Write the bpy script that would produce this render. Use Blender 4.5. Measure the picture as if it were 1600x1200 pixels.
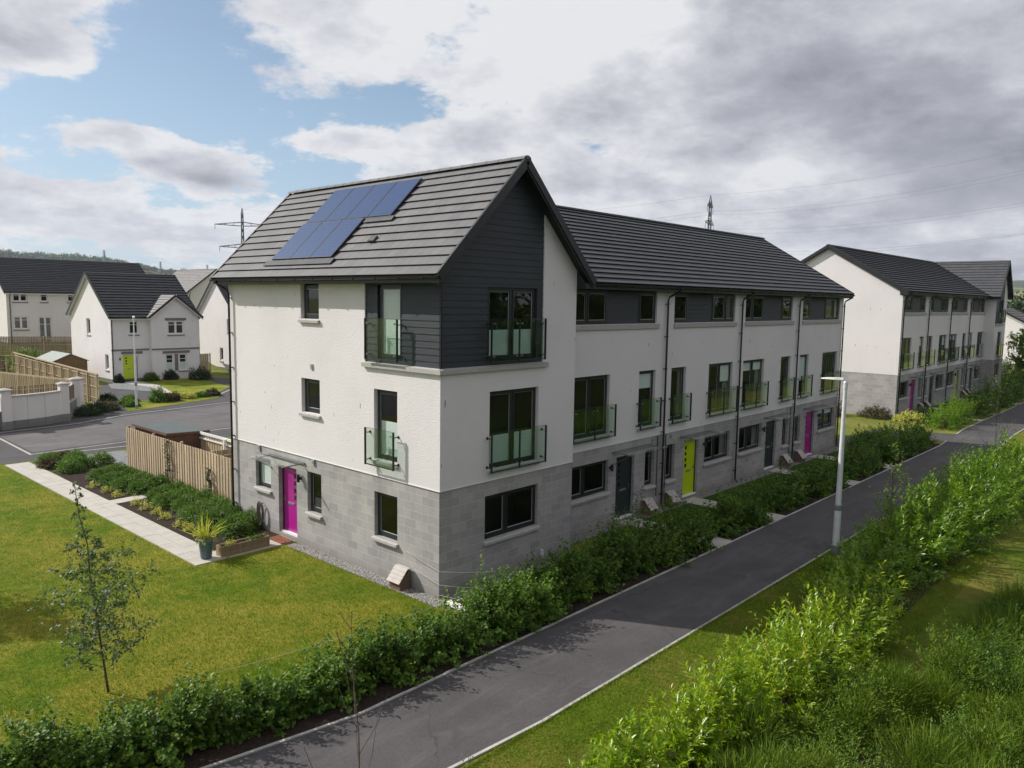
import bpy, math, random
import numpy as np
from mathutils import Vector, Matrix
R = math.radians
random.seed(7)
rng = np.random.default_rng(11)
for o in list(bpy.data.objects): bpy.data.objects.remove(o)
scene = bpy.context.scene
col = scene.collection

# ------------------------------------------------------------------ camera
def look_axes(yaw, pitch, roll):
    f = Vector((math.sin(yaw)*math.cos(pitch), math.cos(yaw)*math.cos(pitch), math.sin(pitch)))
    r = f.cross(Vector((0, 0, 1))).normalized(); u = r.cross(f)
    c, s = math.cos(roll), math.sin(roll)
    return r*c+u*s, u*c-r*s, f
cam_d = bpy.data.cameras.new('camera')
cam = bpy.data.objects.new('camera', cam_d); col.objects.link(cam)
cr, cu, cf = look_axes(0.828, -0.107, 0.015)
CAM = Vector((-12.448, -13.757, 7.348))
cam.matrix_world = Matrix(((cr.x, cu.x, -cf.x, CAM.x), (cr.y, cu.y, -cf.y, CAM.y), (cr.z, cu.z, -cf.z, CAM.z), (0, 0, 0, 1)))
cam_d.sensor_width = 36.0; cam_d.lens = 36.0*1213.95/1600
cam_d.clip_start = .1; cam_d.clip_end = 12000
scene.camera = cam

# ------------------------------------------------------------------ exposure
vs = scene.view_settings
vs.view_transform = 'Standard'; vs.look = 'None'; vs.exposure = 0.20; vs.gamma = 1; vs.use_curve_mapping = False

# ------------------------------------------------------------------ sun
SUN_DIR = Vector((-0.365, 0.704, 0.609)).normalized()      # towards the sun
SUN_AZ = math.atan2(SUN_DIR.x, SUN_DIR.y); SUN_EL = math.asin(SUN_DIR.z)
sd = bpy.data.lights.new('sun', 'SUN'); sd.energy = 5.0; sd.angle = R(0.53); sd.color = (1.0, .955, .89)
so = bpy.data.objects.new('sun', sd); col.objects.link(so)
so.rotation_euler = (-SUN_DIR).to_track_quat('-Z', 'Y').to_euler(); so.location = (0, 0, 60)

# ------------------------------------------------------------------ node helpers
class NT:
    def __init__(s, tree): s.t = tree; s.n = tree.nodes; s.l = tree.links
    def node(s, kind, **kw):
        n = s.n.new(kind)
        ins = kw.pop('ins', {})
        for k, v in kw.items(): setattr(n, k, v)
        for k, v in ins.items():
            if isinstance(v, bpy.types.NodeSocket): s.l.new(v, n.inputs[k])
            else: n.inputs[k].default_value = v
        return n
    def math(s, op, a, b=None, c=None, clamp=False):
        d = {0: a}
        if b is not None: d[1] = b
        if c is not None: d[2] = c
        return s.node('ShaderNodeMath', operation=op, use_clamp=clamp, ins=d).outputs[0]
    def vmath(s, op, a, b=None):
        d = {0: a}
        if b is not None: d[1] = b
        n = s.node('ShaderNodeVectorMath', operation=op, ins=d)
        return n.outputs['Value'] if op in ('DOT_PRODUCT', 'LENGTH') else n.outputs[0]
    def ramp(s, fac, stops, interp='LINEAR'):
        n = s.node('ShaderNodeValToRGB', ins={0: fac}); cr_ = n.color_ramp; cr_.interpolation = interp
        while len(cr_.elements) < len(stops): cr_.elements.new(.5)
        for e, (p, c) in zip(cr_.elements, stops):
            e.position = p; e.color = (*c, 1) if len(c) == 3 else c
        return n.outputs[0]
    def mixc(s, f, a, b, mode='MIX'):
        n = s.node('ShaderNodeMix', data_type='RGBA', blend_type=mode, clamp_factor=True)
        for k, v in ((0, f), (6, a), (7, b)):
            if isinstance(v, bpy.types.NodeSocket): s.l.new(v, n.inputs[k])
            else: n.inputs[k].default_value = (*v, 1) if isinstance(v, tuple) and len(v) == 3 else v
        return n.outputs[2]
    def noise(s, vec, scale, detail=4, rough=.55, dist=0, dim='3D'):
        n = s.node('ShaderNodeTexNoise', noise_dimensions=dim, ins={'Scale': scale, 'Detail': detail, 'Roughness': rough, 'Distortion': dist})
        if vec is not None: s.l.new(vec, n.inputs['Vector'])
        return n.outputs['Fac']

# ------------------------------------------------------------------ sky with clouds (by direction only)
world = bpy.data.worlds.new('World'); scene.world = world; world.use_nodes = True
W = NT(world.node_tree); W.n.clear()
sky = W.node('ShaderNodeTexSky', sky_type='NISHITA', sun_disc=False, sun_elevation=SUN_EL, sun_rotation=SUN_AZ,
             altitude=50, air_density=1.0, dust_density=1.2, ozone_density=1.0)
tc = W.node('ShaderNodeTexCoord').outputs['Generated']
sep = W.node('ShaderNodeSeparateXYZ', ins={0: tc})
zc = W.math('ADD', W.math('MAXIMUM', sep.outputs[2], 0.0), .20)
comb = W.node('ShaderNodeCombineXYZ', ins={0: W.math('DIVIDE', sep.outputs[0], zc), 1: W.math('DIVIDE', sep.outputs[1], zc), 2: 0.0}).outputs[0]
def blob(az, el, k, amp, stretch=1.0):
    # a lobe of cover around one compass bearing / elevation; squashed in elevation by scaling z
    d = Vector((math.sin(R(az))*math.cos(R(el)), math.cos(R(az))*math.cos(R(el)), math.sin(R(el))*stretch))
    n = W.node('ShaderNodeVectorMath', operation='MULTIPLY', ins={0: tc, 1: (1, 1, stretch)}).outputs[0]
    q = W.vmath('LENGTH', W.vmath('SUBTRACT', n, tuple(d)))
    e = W.math('POWER', 2.718, W.math('MULTIPLY', W.math('MULTIPLY', q, q), -k))
    return W.math('MULTIPLY', e, amp)
#CLOUDS#
n1 = W.noise(W.vmath('ADD', comb, (3.1, 1.7, 0.0)), 1.9, 10, .63, .25)
n2 = W.noise(W.vmath('ADD', comb, (9.4, 4.2, 2.0)), 6.5, 9, .64, .1)
nlow = W.noise(W.vmath('MULTIPLY', tc, (1, 1, 1.7)), 11.0, 10, .64, .1)
def cen(n, a): return W.math('MULTIPLY', W.math('SUBTRACT', n, .5), a)
lowmask = W.node('ShaderNodeMapRange', interpolation_type='SMOOTHSTEP', ins={0: sep.outputs[2], 1: .34, 2: .12, 3: 0.15, 4: 1.0}).outputs[0]
cover = W.math('ADD', W.math('ADD', cen(n1, 1.0), cen(n2, .8)), W.math('MULTIPLY', cen(nlow, 1.35), lowmask))
# (bearing, elevation, tightness, amount, squash): lobes of thicker or thinner cloud
blobs = [(25, 16.5, 70, -.42, 1.2), (23, 12.5, 150, -.36, 2.2), (33, 8.5, 300, -.45, 2.0), (38, 13.5, 260, -.36, 2.2), (31, 23, 90, -.22, 1), (53.5, 22.5, 420, -.5, 1), (58, 20.5, 700, -.28, 1), (16, 11.2, 300, -.3, 3), (70, 5, 300, -.20, 5),
         (13, 16.5, 80, .42, 1.7), (16.5, 14.2, 260, .34, 3.2), (21, 10.2, 420, .62, 3.0), (25.5, 8.8, 420, .62, 3.0), (36, 10.6, 260, .42, 3.6), (30, 19, 330, .25, 1.2), (35, 17.5, 120, .34, 1.3), (43, 11.2, 260, .35, 3),
         (14, 5, 60, .42, 5), (28, 4, 60, .34, 5), (70, 20, 5, .42, 1), (100, 20, 3, .3, 1), (180, 30, 1, .35, 1), (250, 30, 1, .15, 1)]
b_ = None
for bb in blobs:
    v = blob(*bb); b_ = v if b_ is None else W.math('ADD', b_, v)
cover = W.math('ADD', W.math('ADD', cover, b_), .03)
alpha = W.node('ShaderNodeMapRange', interpolation_type='SMOOTHSTEP', ins={0: cover, 1: -.06, 2: .17, 3: 0.0, 4: 1.0}).outputs[0]
thick = W.node('ShaderNodeMapRange', interpolation_type='SMOOTHSTEP', ins={0: cover, 1: .10, 2: .75, 3: 0.0, 4: 1.0}).outputs[0]
n3 = W.noise(W.vmath('ADD', comb, (1.4, 7.2, 5.0)), 1.5, 8, .55, .3)
n4 = W.noise(W.vmath('MULTIPLY', tc, (1, 1, 2.0)), 9.0, 9, .6, .1)
grey = W.math('ADD', W.math("MULTIPLY", thick, .34), cen(n3, 1.6))
grey = W.math('ADD', grey, cen(n4, 1.25))
gb = [(72, 13, 60, .22, 2.0), (80, 9.5, 70, .34, 2.6), (92, 14, 20, .12, 2), (62, 17, 90, .10, 1.5), (62, 13, 60, .20, 2), (26.5, 7.6, 700, .62, 4), (22, 8.6, 900, .4, 4.5), (13, 6.4, 600, .5, 5), (20, 3, 160, .12, 5), (43, 24, 14, -.22, 1), (55, 17, 60, -.18, 1.4), (75, 4.5, 150, -.2, 4),
      (190, 20, 1.3, .10, 1)]  # last lobe: unseen grey cloud behind the camera, added to dim the shaded fronts
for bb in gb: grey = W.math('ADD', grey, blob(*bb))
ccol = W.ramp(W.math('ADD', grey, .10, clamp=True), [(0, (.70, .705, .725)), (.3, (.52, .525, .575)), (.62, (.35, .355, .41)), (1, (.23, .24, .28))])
# clear sky above the cloud gaps, a little paler towards the horizon
SKYC = W.mixc(1.0, sky.outputs[0], (.92, 1.0, 1.02), 'MULTIPLY')
pale = W.node('ShaderNodeMapRange', ins={0: sep.outputs[2], 1: .0, 2: .30, 3: .62, 4: .08}).outputs[0]
bg_sky = W.node('ShaderNodeBackground', ins={0: SKYC, 1: 0.09})
bg_air = W.node('ShaderNodeBackground', ins={0: (.36, .54, .76, 1), 1: 1.0})
clear = W.node('ShaderNodeMixShader', ins={0: pale, 1: bg_sky.outputs[0], 2: bg_air.outputs[0]})
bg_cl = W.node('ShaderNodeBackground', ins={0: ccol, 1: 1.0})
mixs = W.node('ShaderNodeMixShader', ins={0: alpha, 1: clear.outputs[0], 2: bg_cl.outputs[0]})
W.l.new(mixs.outputs[0], W.node('ShaderNodeOutputWorld').inputs[0])
#ENDCLOUDS#

# ------------------------------------------------------------------ materials
def s2l(c): return tuple(((x/255)/12.92 if x/255 <= .04045 else ((x/255+.055)/1.055)**2.4) for x in c)
MATS = {}
def mat(name, base=(.5, .5, .5), rough=.6, spec=.5, metal=0.0):
    m = bpy.data.materials.new(name); m.use_nodes = True; T = NT(m.node_tree)
    b = m.node_tree.nodes['Principled BSDF']
    b.inputs['Base Color'].default_value = (*base, 1); b.inputs['Roughness'].default_value = rough
    b.inputs['Specular IOR Level'].default_value = spec; b.inputs['Metallic'].default_value = metal
    MATS[name] = m
    return m, T, b
def bump(T, b, h, strength=.5, dist=.01):
    n = T.node('ShaderNodeBump', ins={'Strength': strength, 'Distance': dist, 'Height': h})
    T.l.new(n.outputs[0], b.inputs['Normal'])
def wpos(T): return T.node('ShaderNodeNewGeometry').outputs['Position']
def uvn(T): return T.node('ShaderNodeUVMap').outputs[0]
def link(T, s, b, k): T.l.new(s, b.inputs[k])

def plain(name, base, rough=.6, spec=.5, metal=0.0, var=.12, scale=6.0, bmp=0.0, bs=60):
    m, T, b = mat(name, base, rough, spec, metal)
    p = T.node('ShaderNodeTexCoord').outputs['Object']
    n = T.noise(p, scale, 6, .6)
    d = tuple(x*(1-var) for x in base); l_ = tuple(min(1, x*(1+var)) for x in base)
    link(T, T.ramp(n, [(.3, d), (.7, l_)]), b, 'Base Color')
    if bmp: bump(T, b, T.noise(p, bs, 3), bmp, .01)
    return m

# harled (rough render) wall
def render_mat(name, base):
    m, T, b = mat(name, base, .9, .2)
    p = wpos(T)
    big = T.noise(p, .5, 5, .6); streak = T.noise(T.vmath('MULTIPLY', p, (2.2, 2.2, .22)), 1.0, 5, .6)
    f = T.math('ADD', T.math('MULTIPLY', big, .75), T.math('MULTIPLY', streak, .25))
    c1 = T.ramp(f, [(.28, tuple(x*.93 for x in base)), (.5, base), (.72, tuple(min(1, x*1.04) for x in base))])
    sp = T.noise(p, 3.2, 2, .4, 1.0)                                   # little stains under the vents
    c2 = T.mixc(T.ramp(T.noise(T.vmath('MULTIPLY', p, (9, 9, 2.6)), 1.0, 1, .3), [(.77, (0, 0, 0)), (.80, (1, 1, 1))]), c1, tuple(x*.42 for x in base))
    link(T, c2, b, 'Base Color')
    g = T.node('ShaderNodeTexVoronoi', ins={'Vector': p, 'Scale': 62.0}).outputs['Distance']
    g2 = T.noise(p, 26, 4, .7)
    h = T.math('ADD', T.math('MULTIPLY', g, .5), g2)
    bump(T, b, h, .8, .014)
    return m
render_mat('render_white', (.72, .69, .69))
render_mat('render_cream', (.69, .66, .64))

# split-face blockwork
def block_mat(name, c1, c2, mortar, bw=.45, bh=.225):
    m, T, b = mat(name, c1, .88, .25)
    uv = uvn(T); p = wpos(T)
    br = T.node('ShaderNodeTexBrick', offset=.5, ins={'Vector': uv, 'Color1': (*c1, 1), 'Color2': (*c2, 1), 'Mortar': (*mortar, 1), 'Scale': 1.0,
                'Mortar Size': .007, 'Mortar Smooth': .2, 'Bias': 0.0, 'Brick Width': bw, 'Row Height': bh})
    n = T.noise(p, 1.1, 6, .65); n2 = T.noise(p, 40, 3, .6)
    k = T.ramp(n, [(.3, (.84, .84, .86)), (.7, (1.1, 1.09, 1.06))])
    c = T.mixc(1.0, br.outputs['Color'], k, 'MULTIPLY')
    c = T.mixc(1.0, c, T.ramp(n2, [(.3, (.90, .90, .90)), (.7, (1.07, 1.07, 1.07))]), 'MULTIPLY')
    zz = T.node('ShaderNodeSeparateXYZ', ins={0: p}).outputs[2]
    dirt = T.math('MULTIPLY', T.node('ShaderNodeMapRange', ins={0: T.math('ADD', zz, T.math('MULTIPLY', T.math('SUBTRACT', n, .5), -.5)), 1: .38, 2: .0, 3: 0.0, 4: .55}).outputs[0], T.ramp(n2, [(.3, (.5, .5, .5)), (.6, (1, 1, 1))]))
    c = T.mixc(dirt, c, (.17, .15, .115))
    vj = T.noise(T.vmath('MULTIPLY', p, (5, 5, .8)), 1.0, 4, .6); c = T.mixc(T.ramp(vj, [(.66, (0, 0, 0)), (.80, (.45, .45, .45))]), c, (.17, .165, .16))
    link(T, c, b, 'Base Color')
    h = T.math('SUBTRACT', T.math('MULTIPLY', n2, .25), br.outputs['Fac'])
    bump(T, b, h, .7, .008)
    return m
block_mat('blockwork', (.315, .305, .302), (.395, .382, .376), (.50, .48, .465))
block_mat('blockwork_warm', (.34, .325, .31), (.40, .385, .37), (.25, .24, .23))
block_mat('blockwork_dark', (.20, .20, .20), (.25, .25, .25), (.18, .18, .18), .44, .22)
plain('cast_stone', (.40, .385, .365), .85, .2, var=.1, scale=9, bmp=.2)
plain('cast_stone_dark', (.17, .16, .15), .85, .2, var=.12, scale=5)

# cladding boards: colour only, the laps are modelled
m, T, b = mat('cladding', (.028, .032, .038), .55, .35)
p = wpos(T)
n = T.noise(T.vmath('MULTIPLY', p, (1.2, 1.2, 14)), 1.5, 6, .65)
link(T, T.ramp(n, [(.3, (.022, .026, .031)), (.6, (.032, .037, .044)), (.8, (.060, .064, .072))]), b, 'Base Color')
bump(T, b, T.noise(T.vmath('MULTIPLY', p, (3, 3, 60)), 3, 4), .3, .004)

# roof tiles (uv = metres along, course number)
def tile_mat(name, base):
    m, T, b = mat(name, base, .72, .3)
    uv = uvn(T)
    br = T.node('ShaderNodeTexBrick', offset=.5, ins={'Vector': uv, 'Color1': (*[x*.92 for x in base], 1), 'Color2': (*[x*1.08 for x in base], 1), 'Mortar': (*[x*.45 for x in base], 1),
                'Scale': 1.0, 'Mortar Size': .006, 'Mortar Smooth': .3, 'Brick Width': .33, 'Row Height': 1.0})
    p = wpos(T)
    n = T.noise(p, 1.3, 6, .7); n2 = T.noise(p, 35, 3, .6)
    c = T.mixc(1.0, br.outputs[0], T.ramp(n, [(.3, (.84, .85, .87)), (.7, (1.14, 1.12, 1.08))]), 'MULTIPLY')
    sv = T.node('ShaderNodeSeparateXYZ', ins={0: uv}).outputs[1]
    lich = T.math('MULTIPLY', T.math('LESS_THAN', T.math('FRACT', sv), .16), T.ramp(T.noise(p, 2.4, 4), [(.52, (0, 0, 0)), (.66, (1, 1, 1))]))
    c = T.mixc(T.math('MULTIPLY', lich, .35), c, (base[0]*1.25, base[1]*1.05, base[2]*.72))
    link(T, c, b, 'Base Color')
    bump(T, b, T.math('SUBTRACT', T.math('MULTIPLY', n2, .5), T.math('MULTIPLY', br.outputs['Fac'], .6)), .45, .006)
    return m
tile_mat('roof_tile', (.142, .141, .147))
tile_mat('roof_tile_dark', (.066, .069, .077))  # darker copy of roof_tile; puts shade into terrace slopes turned from the sun
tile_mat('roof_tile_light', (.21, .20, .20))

plain('black_trim', (.018, .020, .022), .45, .4, var=.2, scale=3)
plain('black_pipe', (.010, .010, .011), .3, .5, var=.1)
plain('white_trim', (.75, .75, .73), .4, .4, var=.04)
plain('frame_grey', (.020, .024, .027), .35, .5, var=.1)
plain('seal_white', (.55, .56, .55), .4, .4, var=.05)
plain('steel', (.45, .45, .45), .3, .5, 1.0, var=.1)
plain('galvanised', (.68, .70, .73), .42, .5, .2, var=.12, scale=4)
plain('galvanised_dark', (.22, .23, .25), .5, .5, .3, var=.2, scale=8)
plain('pylon_steel', (.10, .11, .12), .6, .4, .2, var=.1)
plain('wire_grey', (.22, .23, .26), .6, .4, var=.05)
plain('door_magenta', (.36, .010, .23), .35, .5, var=.06, scale=2)
plain('door_lime', (.47, .60, .006), .35, .5, var=.06, scale=2)
plain('door_slate', (.022, .030, .034), .35, .5, var=.1, scale=2)
plain('room_dark', (.026, .025, .022), .9, .1, var=.3, scale=2)
plain('blind_white', (.78, .82, .81), .8, .2, var=.04, scale=2)
plain('curtain_grey', (.28, .27, .25), .9, .1, var=.2, scale=5)
plain('bark', (.085, .066, .05), .9, .1, var=.35, scale=20, bmp=.4, bs=30)
plain('twig', (.12, .09, .075), .85, .1, var=.3, scale=30)
plain('soil', (.034, .024, .019), .95, .1, var=.45, scale=14, bmp=.9, bs=45)
plain('slab', (.42, .395, .355), .85, .2, var=.10, scale=2.2, bmp=.2, bs=60)
plain('kerb_concrete', (.38, .37, .345), .85, .2, var=.16, scale=3.2, bmp=.2)
plain('rope_white', (.5, .5, .46), .8, .1)
plain('plank_white', (.80, .76, .72), .6, .3, var=.06)
plain('pot_blue', (.075, .135, .15), .35, .5, var=.12)
plain('mat_red', (.20, .08, .05), .95, .1, var=.5, scale=14)
plain('hose', (.13, .10, .09), .5, .4)
plain('meter_lid', (.42, .38, .35), .7, .3, var=.12, scale=5)
plain('meter_body', (.16, .10, .075), .7, .3, var=.15)
plain('felt_green', (.085, .105, .105), .85, .3, var=.12, scale=4)
plain('felt_pale', (.30, .33, .31), .85, .3, var=.1, scale=3)
plain('lamp_white', (.72, .73, .74), .35, .5, var=.03)

def wood_mat(name, a, b2, board=0.0):
    m, T, b = mat(name, a, .85, .2)
    p = wpos(T)
    n = T.noise(T.vmath('MULTIPLY', p, (9, 9, .9)), 1.0, 6, .65)
    c = T.ramp(n, [(.25, a), (.75, b2)])
    rnd = T.node('ShaderNodeNewGeometry').outputs['Random Per Island']
    c = T.mixc(1.0, c, T.ramp(rnd, [(0, (.74, .74, .74)), (1, (1.16, 1.13, 1.06))]), 'MULTIPLY')
    kn = T.node('ShaderNodeTexVoronoi', ins={'Vector': p, 'Scale': 5.0}).outputs['Distance']
    c = T.mixc(T.ramp(kn, [(.03, (.8, .8, .8)), (.06, (0, 0, 0))]), c, tuple(x*.4 for x in a))
    link(T, c, b, 'Base Color'); bump(T, b, n, .3, .005)
wood_mat('fence_wood', (.36, .275, .18), (.60, .49, .36))
wood_mat('fence_wood_grey', (.17, .135, .095), (.30, .245, .18))
wood_mat('post_wood', (.30, .23, .15), (.48, .40, .29))
wood_mat('shed_wood', (.19, .12, .065), (.30, .20, .10))
wood_mat('shed_brown', (.10, .055, .04), (.15, .085, .06))
wood_mat('planter_wood', (.20, .15, .09), (.33, .25, .16))

def schlick(T, f0):
    g = T.node('ShaderNodeNewGeometry')
    c = T.math('ABSOLUTE', T.vmath('DOT_PRODUCT', g.outputs['Normal'], g.outputs['Incoming']))
    return T.math('ADD', f0, T.math('MULTIPLY', 1-f0, T.math('POWER', T.math('SUBTRACT', 1.0, c, clamp=True), 5.0)), clamp=True)
# glass: reflects by angle, otherwise lets the room behind be seen
m = bpy.data.materials.new('window_glass'); m.use_nodes = True; T = NT(m.node_tree); T.n.clear()
fr = schlick(T, .062)
gl = T.node('ShaderNodeBsdfGlossy', ins={'Roughness': .015, 'Color': (.92, .95, .96, 1)})
tr = T.node('ShaderNodeBsdfTransparent', ins={'Color': (.84, .88, .86, 1)})
T.l.new(T.node('ShaderNodeMixShader', ins={0: fr, 1: tr.outputs[0], 2: gl.outputs[0]}).outputs[0], T.node('ShaderNodeOutputMaterial').inputs[0]); MATS['window_glass'] = m
m = bpy.data.materials.new('balcony_glass'); m.use_nodes = True; T = NT(m.node_tree); T.n.clear()
fr = schlick(T, .045)
gl = T.node('ShaderNodeBsdfGlossy', ins={'Roughness': .01, 'Color': (1, 1, 1, 1)})
tr = T.node('ShaderNodeBsdfTransparent', ins={'Color': (.86, .92, .885, 1)})
T.l.new(T.node('ShaderNodeMixShader', ins={0: fr, 1: tr.outputs[0], 2: gl.outputs[0]}).outputs[0], T.node('ShaderNodeOutputMaterial').inputs[0]); MATS['balcony_glass'] = m

m = bpy.data.materials.new('clear_glass'); m.use_nodes = True; T = NT(m.node_tree); T.n.clear()
gl = T.node('ShaderNodeBsdfGlossy', ins={'Roughness': .02, 'Color': (1, 1, 1, 1)}); tr = T.node('ShaderNodeBsdfTransparent', ins={'Color': (.95, .97, .96, 1)})
T.l.new(T.node('ShaderNodeMixShader', ins={0: T.math('MULTIPLY', schlick(T, .04), .5), 1: tr.outputs[0], 2: gl.outputs[0]}).outputs[0], T.node('ShaderNodeOutputMaterial').inputs[0]); MATS['clear_glass'] = m
# solar panel
m, T, b = mat('solar_cell', (.02, .05, .13), .28, .25)
uv = uvn(T)
sx = T.node('ShaderNodeSeparateXYZ', ins={0: uv})
def gridline(s, period, w): return T.math('LESS_THAN', T.math('FRACT', T.math('DIVIDE', s, period)), w)
gl_ = T.math('MAXIMUM', gridline(sx.outputs[0], .158, .05), gridline(sx.outputs[1], .158, .05))
fine = T.noise(T.vmath('MULTIPLY', uv, (40, 7, 1)), 1.0, 3, .6)
base_ = T.ramp(fine, [(.3, (.010, .030, .092)), (.7, (.024, .060, .165))])
link(T, T.mixc(T.math('MULTIPLY', gl_, .75), base_, (.055, .11, .22)), b, 'Base Color'); b.inputs['Coat Weight'].default_value = .04; b.inputs['Coat Roughness'].default_value = .2

# tarmac
def tarmac(name, base, speck=.4, rough=.85):
    m, T, b = mat(name, base, rough, .3)
    p = wpos(T)
    n1 = T.noise(p, .55, 6, .62, .3); n2 = T.noise(p, 85, 3, .7); n3 = T.noise(p, 14, 4, .7)
    c = T.ramp(n1, [(.3, tuple(x*.8 for x in base)), (.7, tuple(x*1.2 for x in base))])
    c = T.mixc(1.0, c, T.ramp(n2, [(.3, (1-speck,)*3), (.72, (1+speck,)*3)]), 'MULTIPLY')
    c = T.mixc(1.0, c, T.ramp(n3, [(.3, (.88, .88, .88)), (.7, (1.1, 1.1, 1.1))]), 'MULTIPLY')
    wv = T.noise(T.vmath('MULTIPLY', p, (.25, 1.1, 1)), 1.6, 6, .7, .8); c = T.mixc(T.ramp(wv, [(.50, (0, 0, 0)), (.66, (.40, .40, .40))]), c, tuple(min(1, x*1.75) for x in base))
    ck = T.node('ShaderNodeTexVoronoi', feature='DISTANCE_TO_EDGE', ins={'Vector': T.vmath('ADD', p, T.vmath('MULTIPLY', T.node('ShaderNodeTexNoise', ins={'Vector': p, 'Scale': 1.6, 'Detail': 5}).outputs['Color'], (.9, .9, .9))), 'Scale': .23}).outputs['Distance']
    c = T.mixc(T.ramp(ck, [(.0, (.55, .55, .55)), (.006, (0, 0, 0))]), c, tuple(x*.4 for x in base))
    lt = T.node('ShaderNodeTexVoronoi', ins={'Vector': p, 'Scale': 5.5}).outputs['Distance']
    c = T.mixc(T.ramp(lt, [(.035, (.8, .8, .8)), (.05, (0, 0, 0))]), c, (.16, .13, .075))
    link(T, c, b, 'Base Color'); bump(T, b, n2, .5, .006)
tarmac('tarmac_path', (.070, .065, .067), .5)
tarmac('tarmac_dark', (.058, .056, .058), .35)
tarmac('road_setts', (.105, .098, .100), .6)
def gravel(name, a, b2):
    m, T, b = mat(name, a, .85, .3)
    p = wpos(T)
    v = T.node('ShaderNodeTexVoronoi', ins={'Vector': p, 'Scale': 30.0})
    cc = T.node('ShaderNodeSeparateColor', ins={0: v.outputs['Color']}).outputs[0]
    link(T, T.mixc(1.0, T.ramp(cc, [(0, a), (1, b2)]), T.ramp(v.outputs['Distance'], [(.3, (1, 1, 1)), (.75, (.3, .3, .3))]), 'MULTIPLY'), b, 'Base Color')
    bump(T, b, T.math('SUBTRACT', 1.0, v.outputs['Distance']), 1.0, .02)
gravel('gravel_grey', (.13, .125, .12), (.48, .46, .43))
gravel('gravel_blue', (.16, .175, .18), (.42, .44, .45))

# grass sheet
def grass_mat(name, g1, g2, dry, dryamt=.5):
    m, T, b = mat(name, g1, .9, .15)
    p = wpos(T)
    n1 = T.noise(p, .34, 5, .6, .4); n2 = T.noise(p, 2.1, 6, .65, .2); n3 = T.noise(p, 22, 4, .7); n4 = T.noise(p, 90, 2, .7)
    c = T.ramp(n2, [(.3, g1), (.7, g2)])
    f = T.math('ADD', T.math('MULTIPLY', n1, .75), T.math('MULTIPLY', n2, .35))
    c = T.mixc(T.ramp(f, [(dryamt, (0, 0, 0)), (dryamt+.16, (.9, .9, .9))]), c, dry)
    c = T.mixc(1.0, c, T.ramp(n3, [(.3, (.74, .76, .7)), (.7, (1.22, 1.2, 1.15))]), 'MULTIPLY')
    c = T.mixc(1.0, c, T.ramp(n4, [(.3, (.7, .7, .7)), (.7, (1.3, 1.3, 1.3))]), 'MULTIPLY')
    link(T, c, b, 'Base Color'); bump(T, b, T.math('ADD', n4, n3), .9, .03)
grass_mat('lawn_grass', (.078, .138, .005), (.150, .205, .008), (.280, .245, .032), .475)
grass_mat('verge_grass', (.062, .112, .004), (.115, .160, .007), (.19, .16, .035), .50)
grass_mat('field_grass', (.12, .15, .025), (.17, .19, .035), (.24, .22, .07), .55)

grass_mat('rough_grass', (.028, .050, .006), (.055, .080, .010), (.065, .062, .022), .55)
grass_mat('garden_grass', (.030, .072, .004), (.055, .102, .006), (.10, .105, .02), .62)

# foliage: colour by leaf, light passes through
def leaf_mat(name, stops, trans=.35, rough=.45, spec=.4):
    m = bpy.data.materials.new(name); m.use_nodes = True; T = NT(m.node_tree)
    b = m.node_tree.nodes['Principled BSDF']; b.inputs['Roughness'].default_value = rough; b.inputs['Specular IOR Level'].default_value = spec
    rnd = T.node('ShaderNodeNewGeometry').outputs['Random Per Island']
    nn = T.noise(wpos(T), .9, 4, .6)
    f = T.math('ADD', T.math('MULTIPLY', rnd, .6), T.math('MULTIPLY', T.math('SUBTRACT', nn, .3), 1.0), clamp=True)
    c = T.ramp(f, stops)
    T.l.new(c, b.inputs['Base Color'])
    tl = T.node('ShaderNodeBsdfTranslucent', ins={0: T.mixc(1.0, c, (1.25, 1.5, .6), 'MULTIPLY')})
    mx = T.node('ShaderNodeMixShader', ins={0: trans, 1: b.outputs[0], 2: tl.outputs[0]})
    T.l.new(mx.outputs[0], m.node_tree.nodes['Material Output'].inputs[0]); MATS[name] = m
leaf_mat('beech_leaf', [(0, (.024, .062, .008)), (.4, (.060, .125, .012)), (.8, (.145, .245, .022)), (1, (.27, .33, .05))], .38, .5, .3)
leaf_mat('laurel_leaf', [(0, (.09, .17, .010)), (.4, (.19, .30, .012)), (.75, (.34, .41, .016)), (1, (.50, .44, .03))], .42, .3, .55)
leaf_mat('laurel_leaf_green', [(0, (.060, .130, .008)), (.5, (.13, .235, .010)), (.9, (.24, .34, .014)), (1, (.34, .36, .03))], .42, .3, .55)
leaf_mat('broom_leaf', [(0, (.028, .062, .006)), (.4, (.072, .130, .008)), (.8, (.155, .215, .018)), (1, (.30, .30, .09))], .28, .6, .2)
leaf_mat('hebe_leaf', [(0, (.050, .105, .014)), (.5, (.090, .165, .018)), (1, (.15, .23, .03))], .32, .5, .3)
leaf_mat('gold_leaf', [(0, (.30, .29, .04)), (.5, (.46, .43, .08)), (1, (.58, .55, .18))], .3, .5, .3)
leaf_mat('silver_leaf', [(0, (.05, .085, .03)), (.5, (.095, .135, .055)), (.9, (.17, .21, .12)), (1, (.30, .34, .25))], .28, .48, .3)
leaf_mat('dark_leaf', [(0, (.016, .034, .010)), (.5, (.030, .055, .014)), (1, (.05, .085, .02))], .25, .5, .3)
leaf_mat('russet_leaf', [(0, (.05, .035, .025)), (.5, (.09, .075, .04)), (1, (.14, .12, .06))], .25, .6, .2)
leaf_mat('tree_leaf', [(0, (.028, .055, .012)), (.5, (.048, .085, .018)), (1, (.08, .12, .028))], .3, .5, .3)
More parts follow.
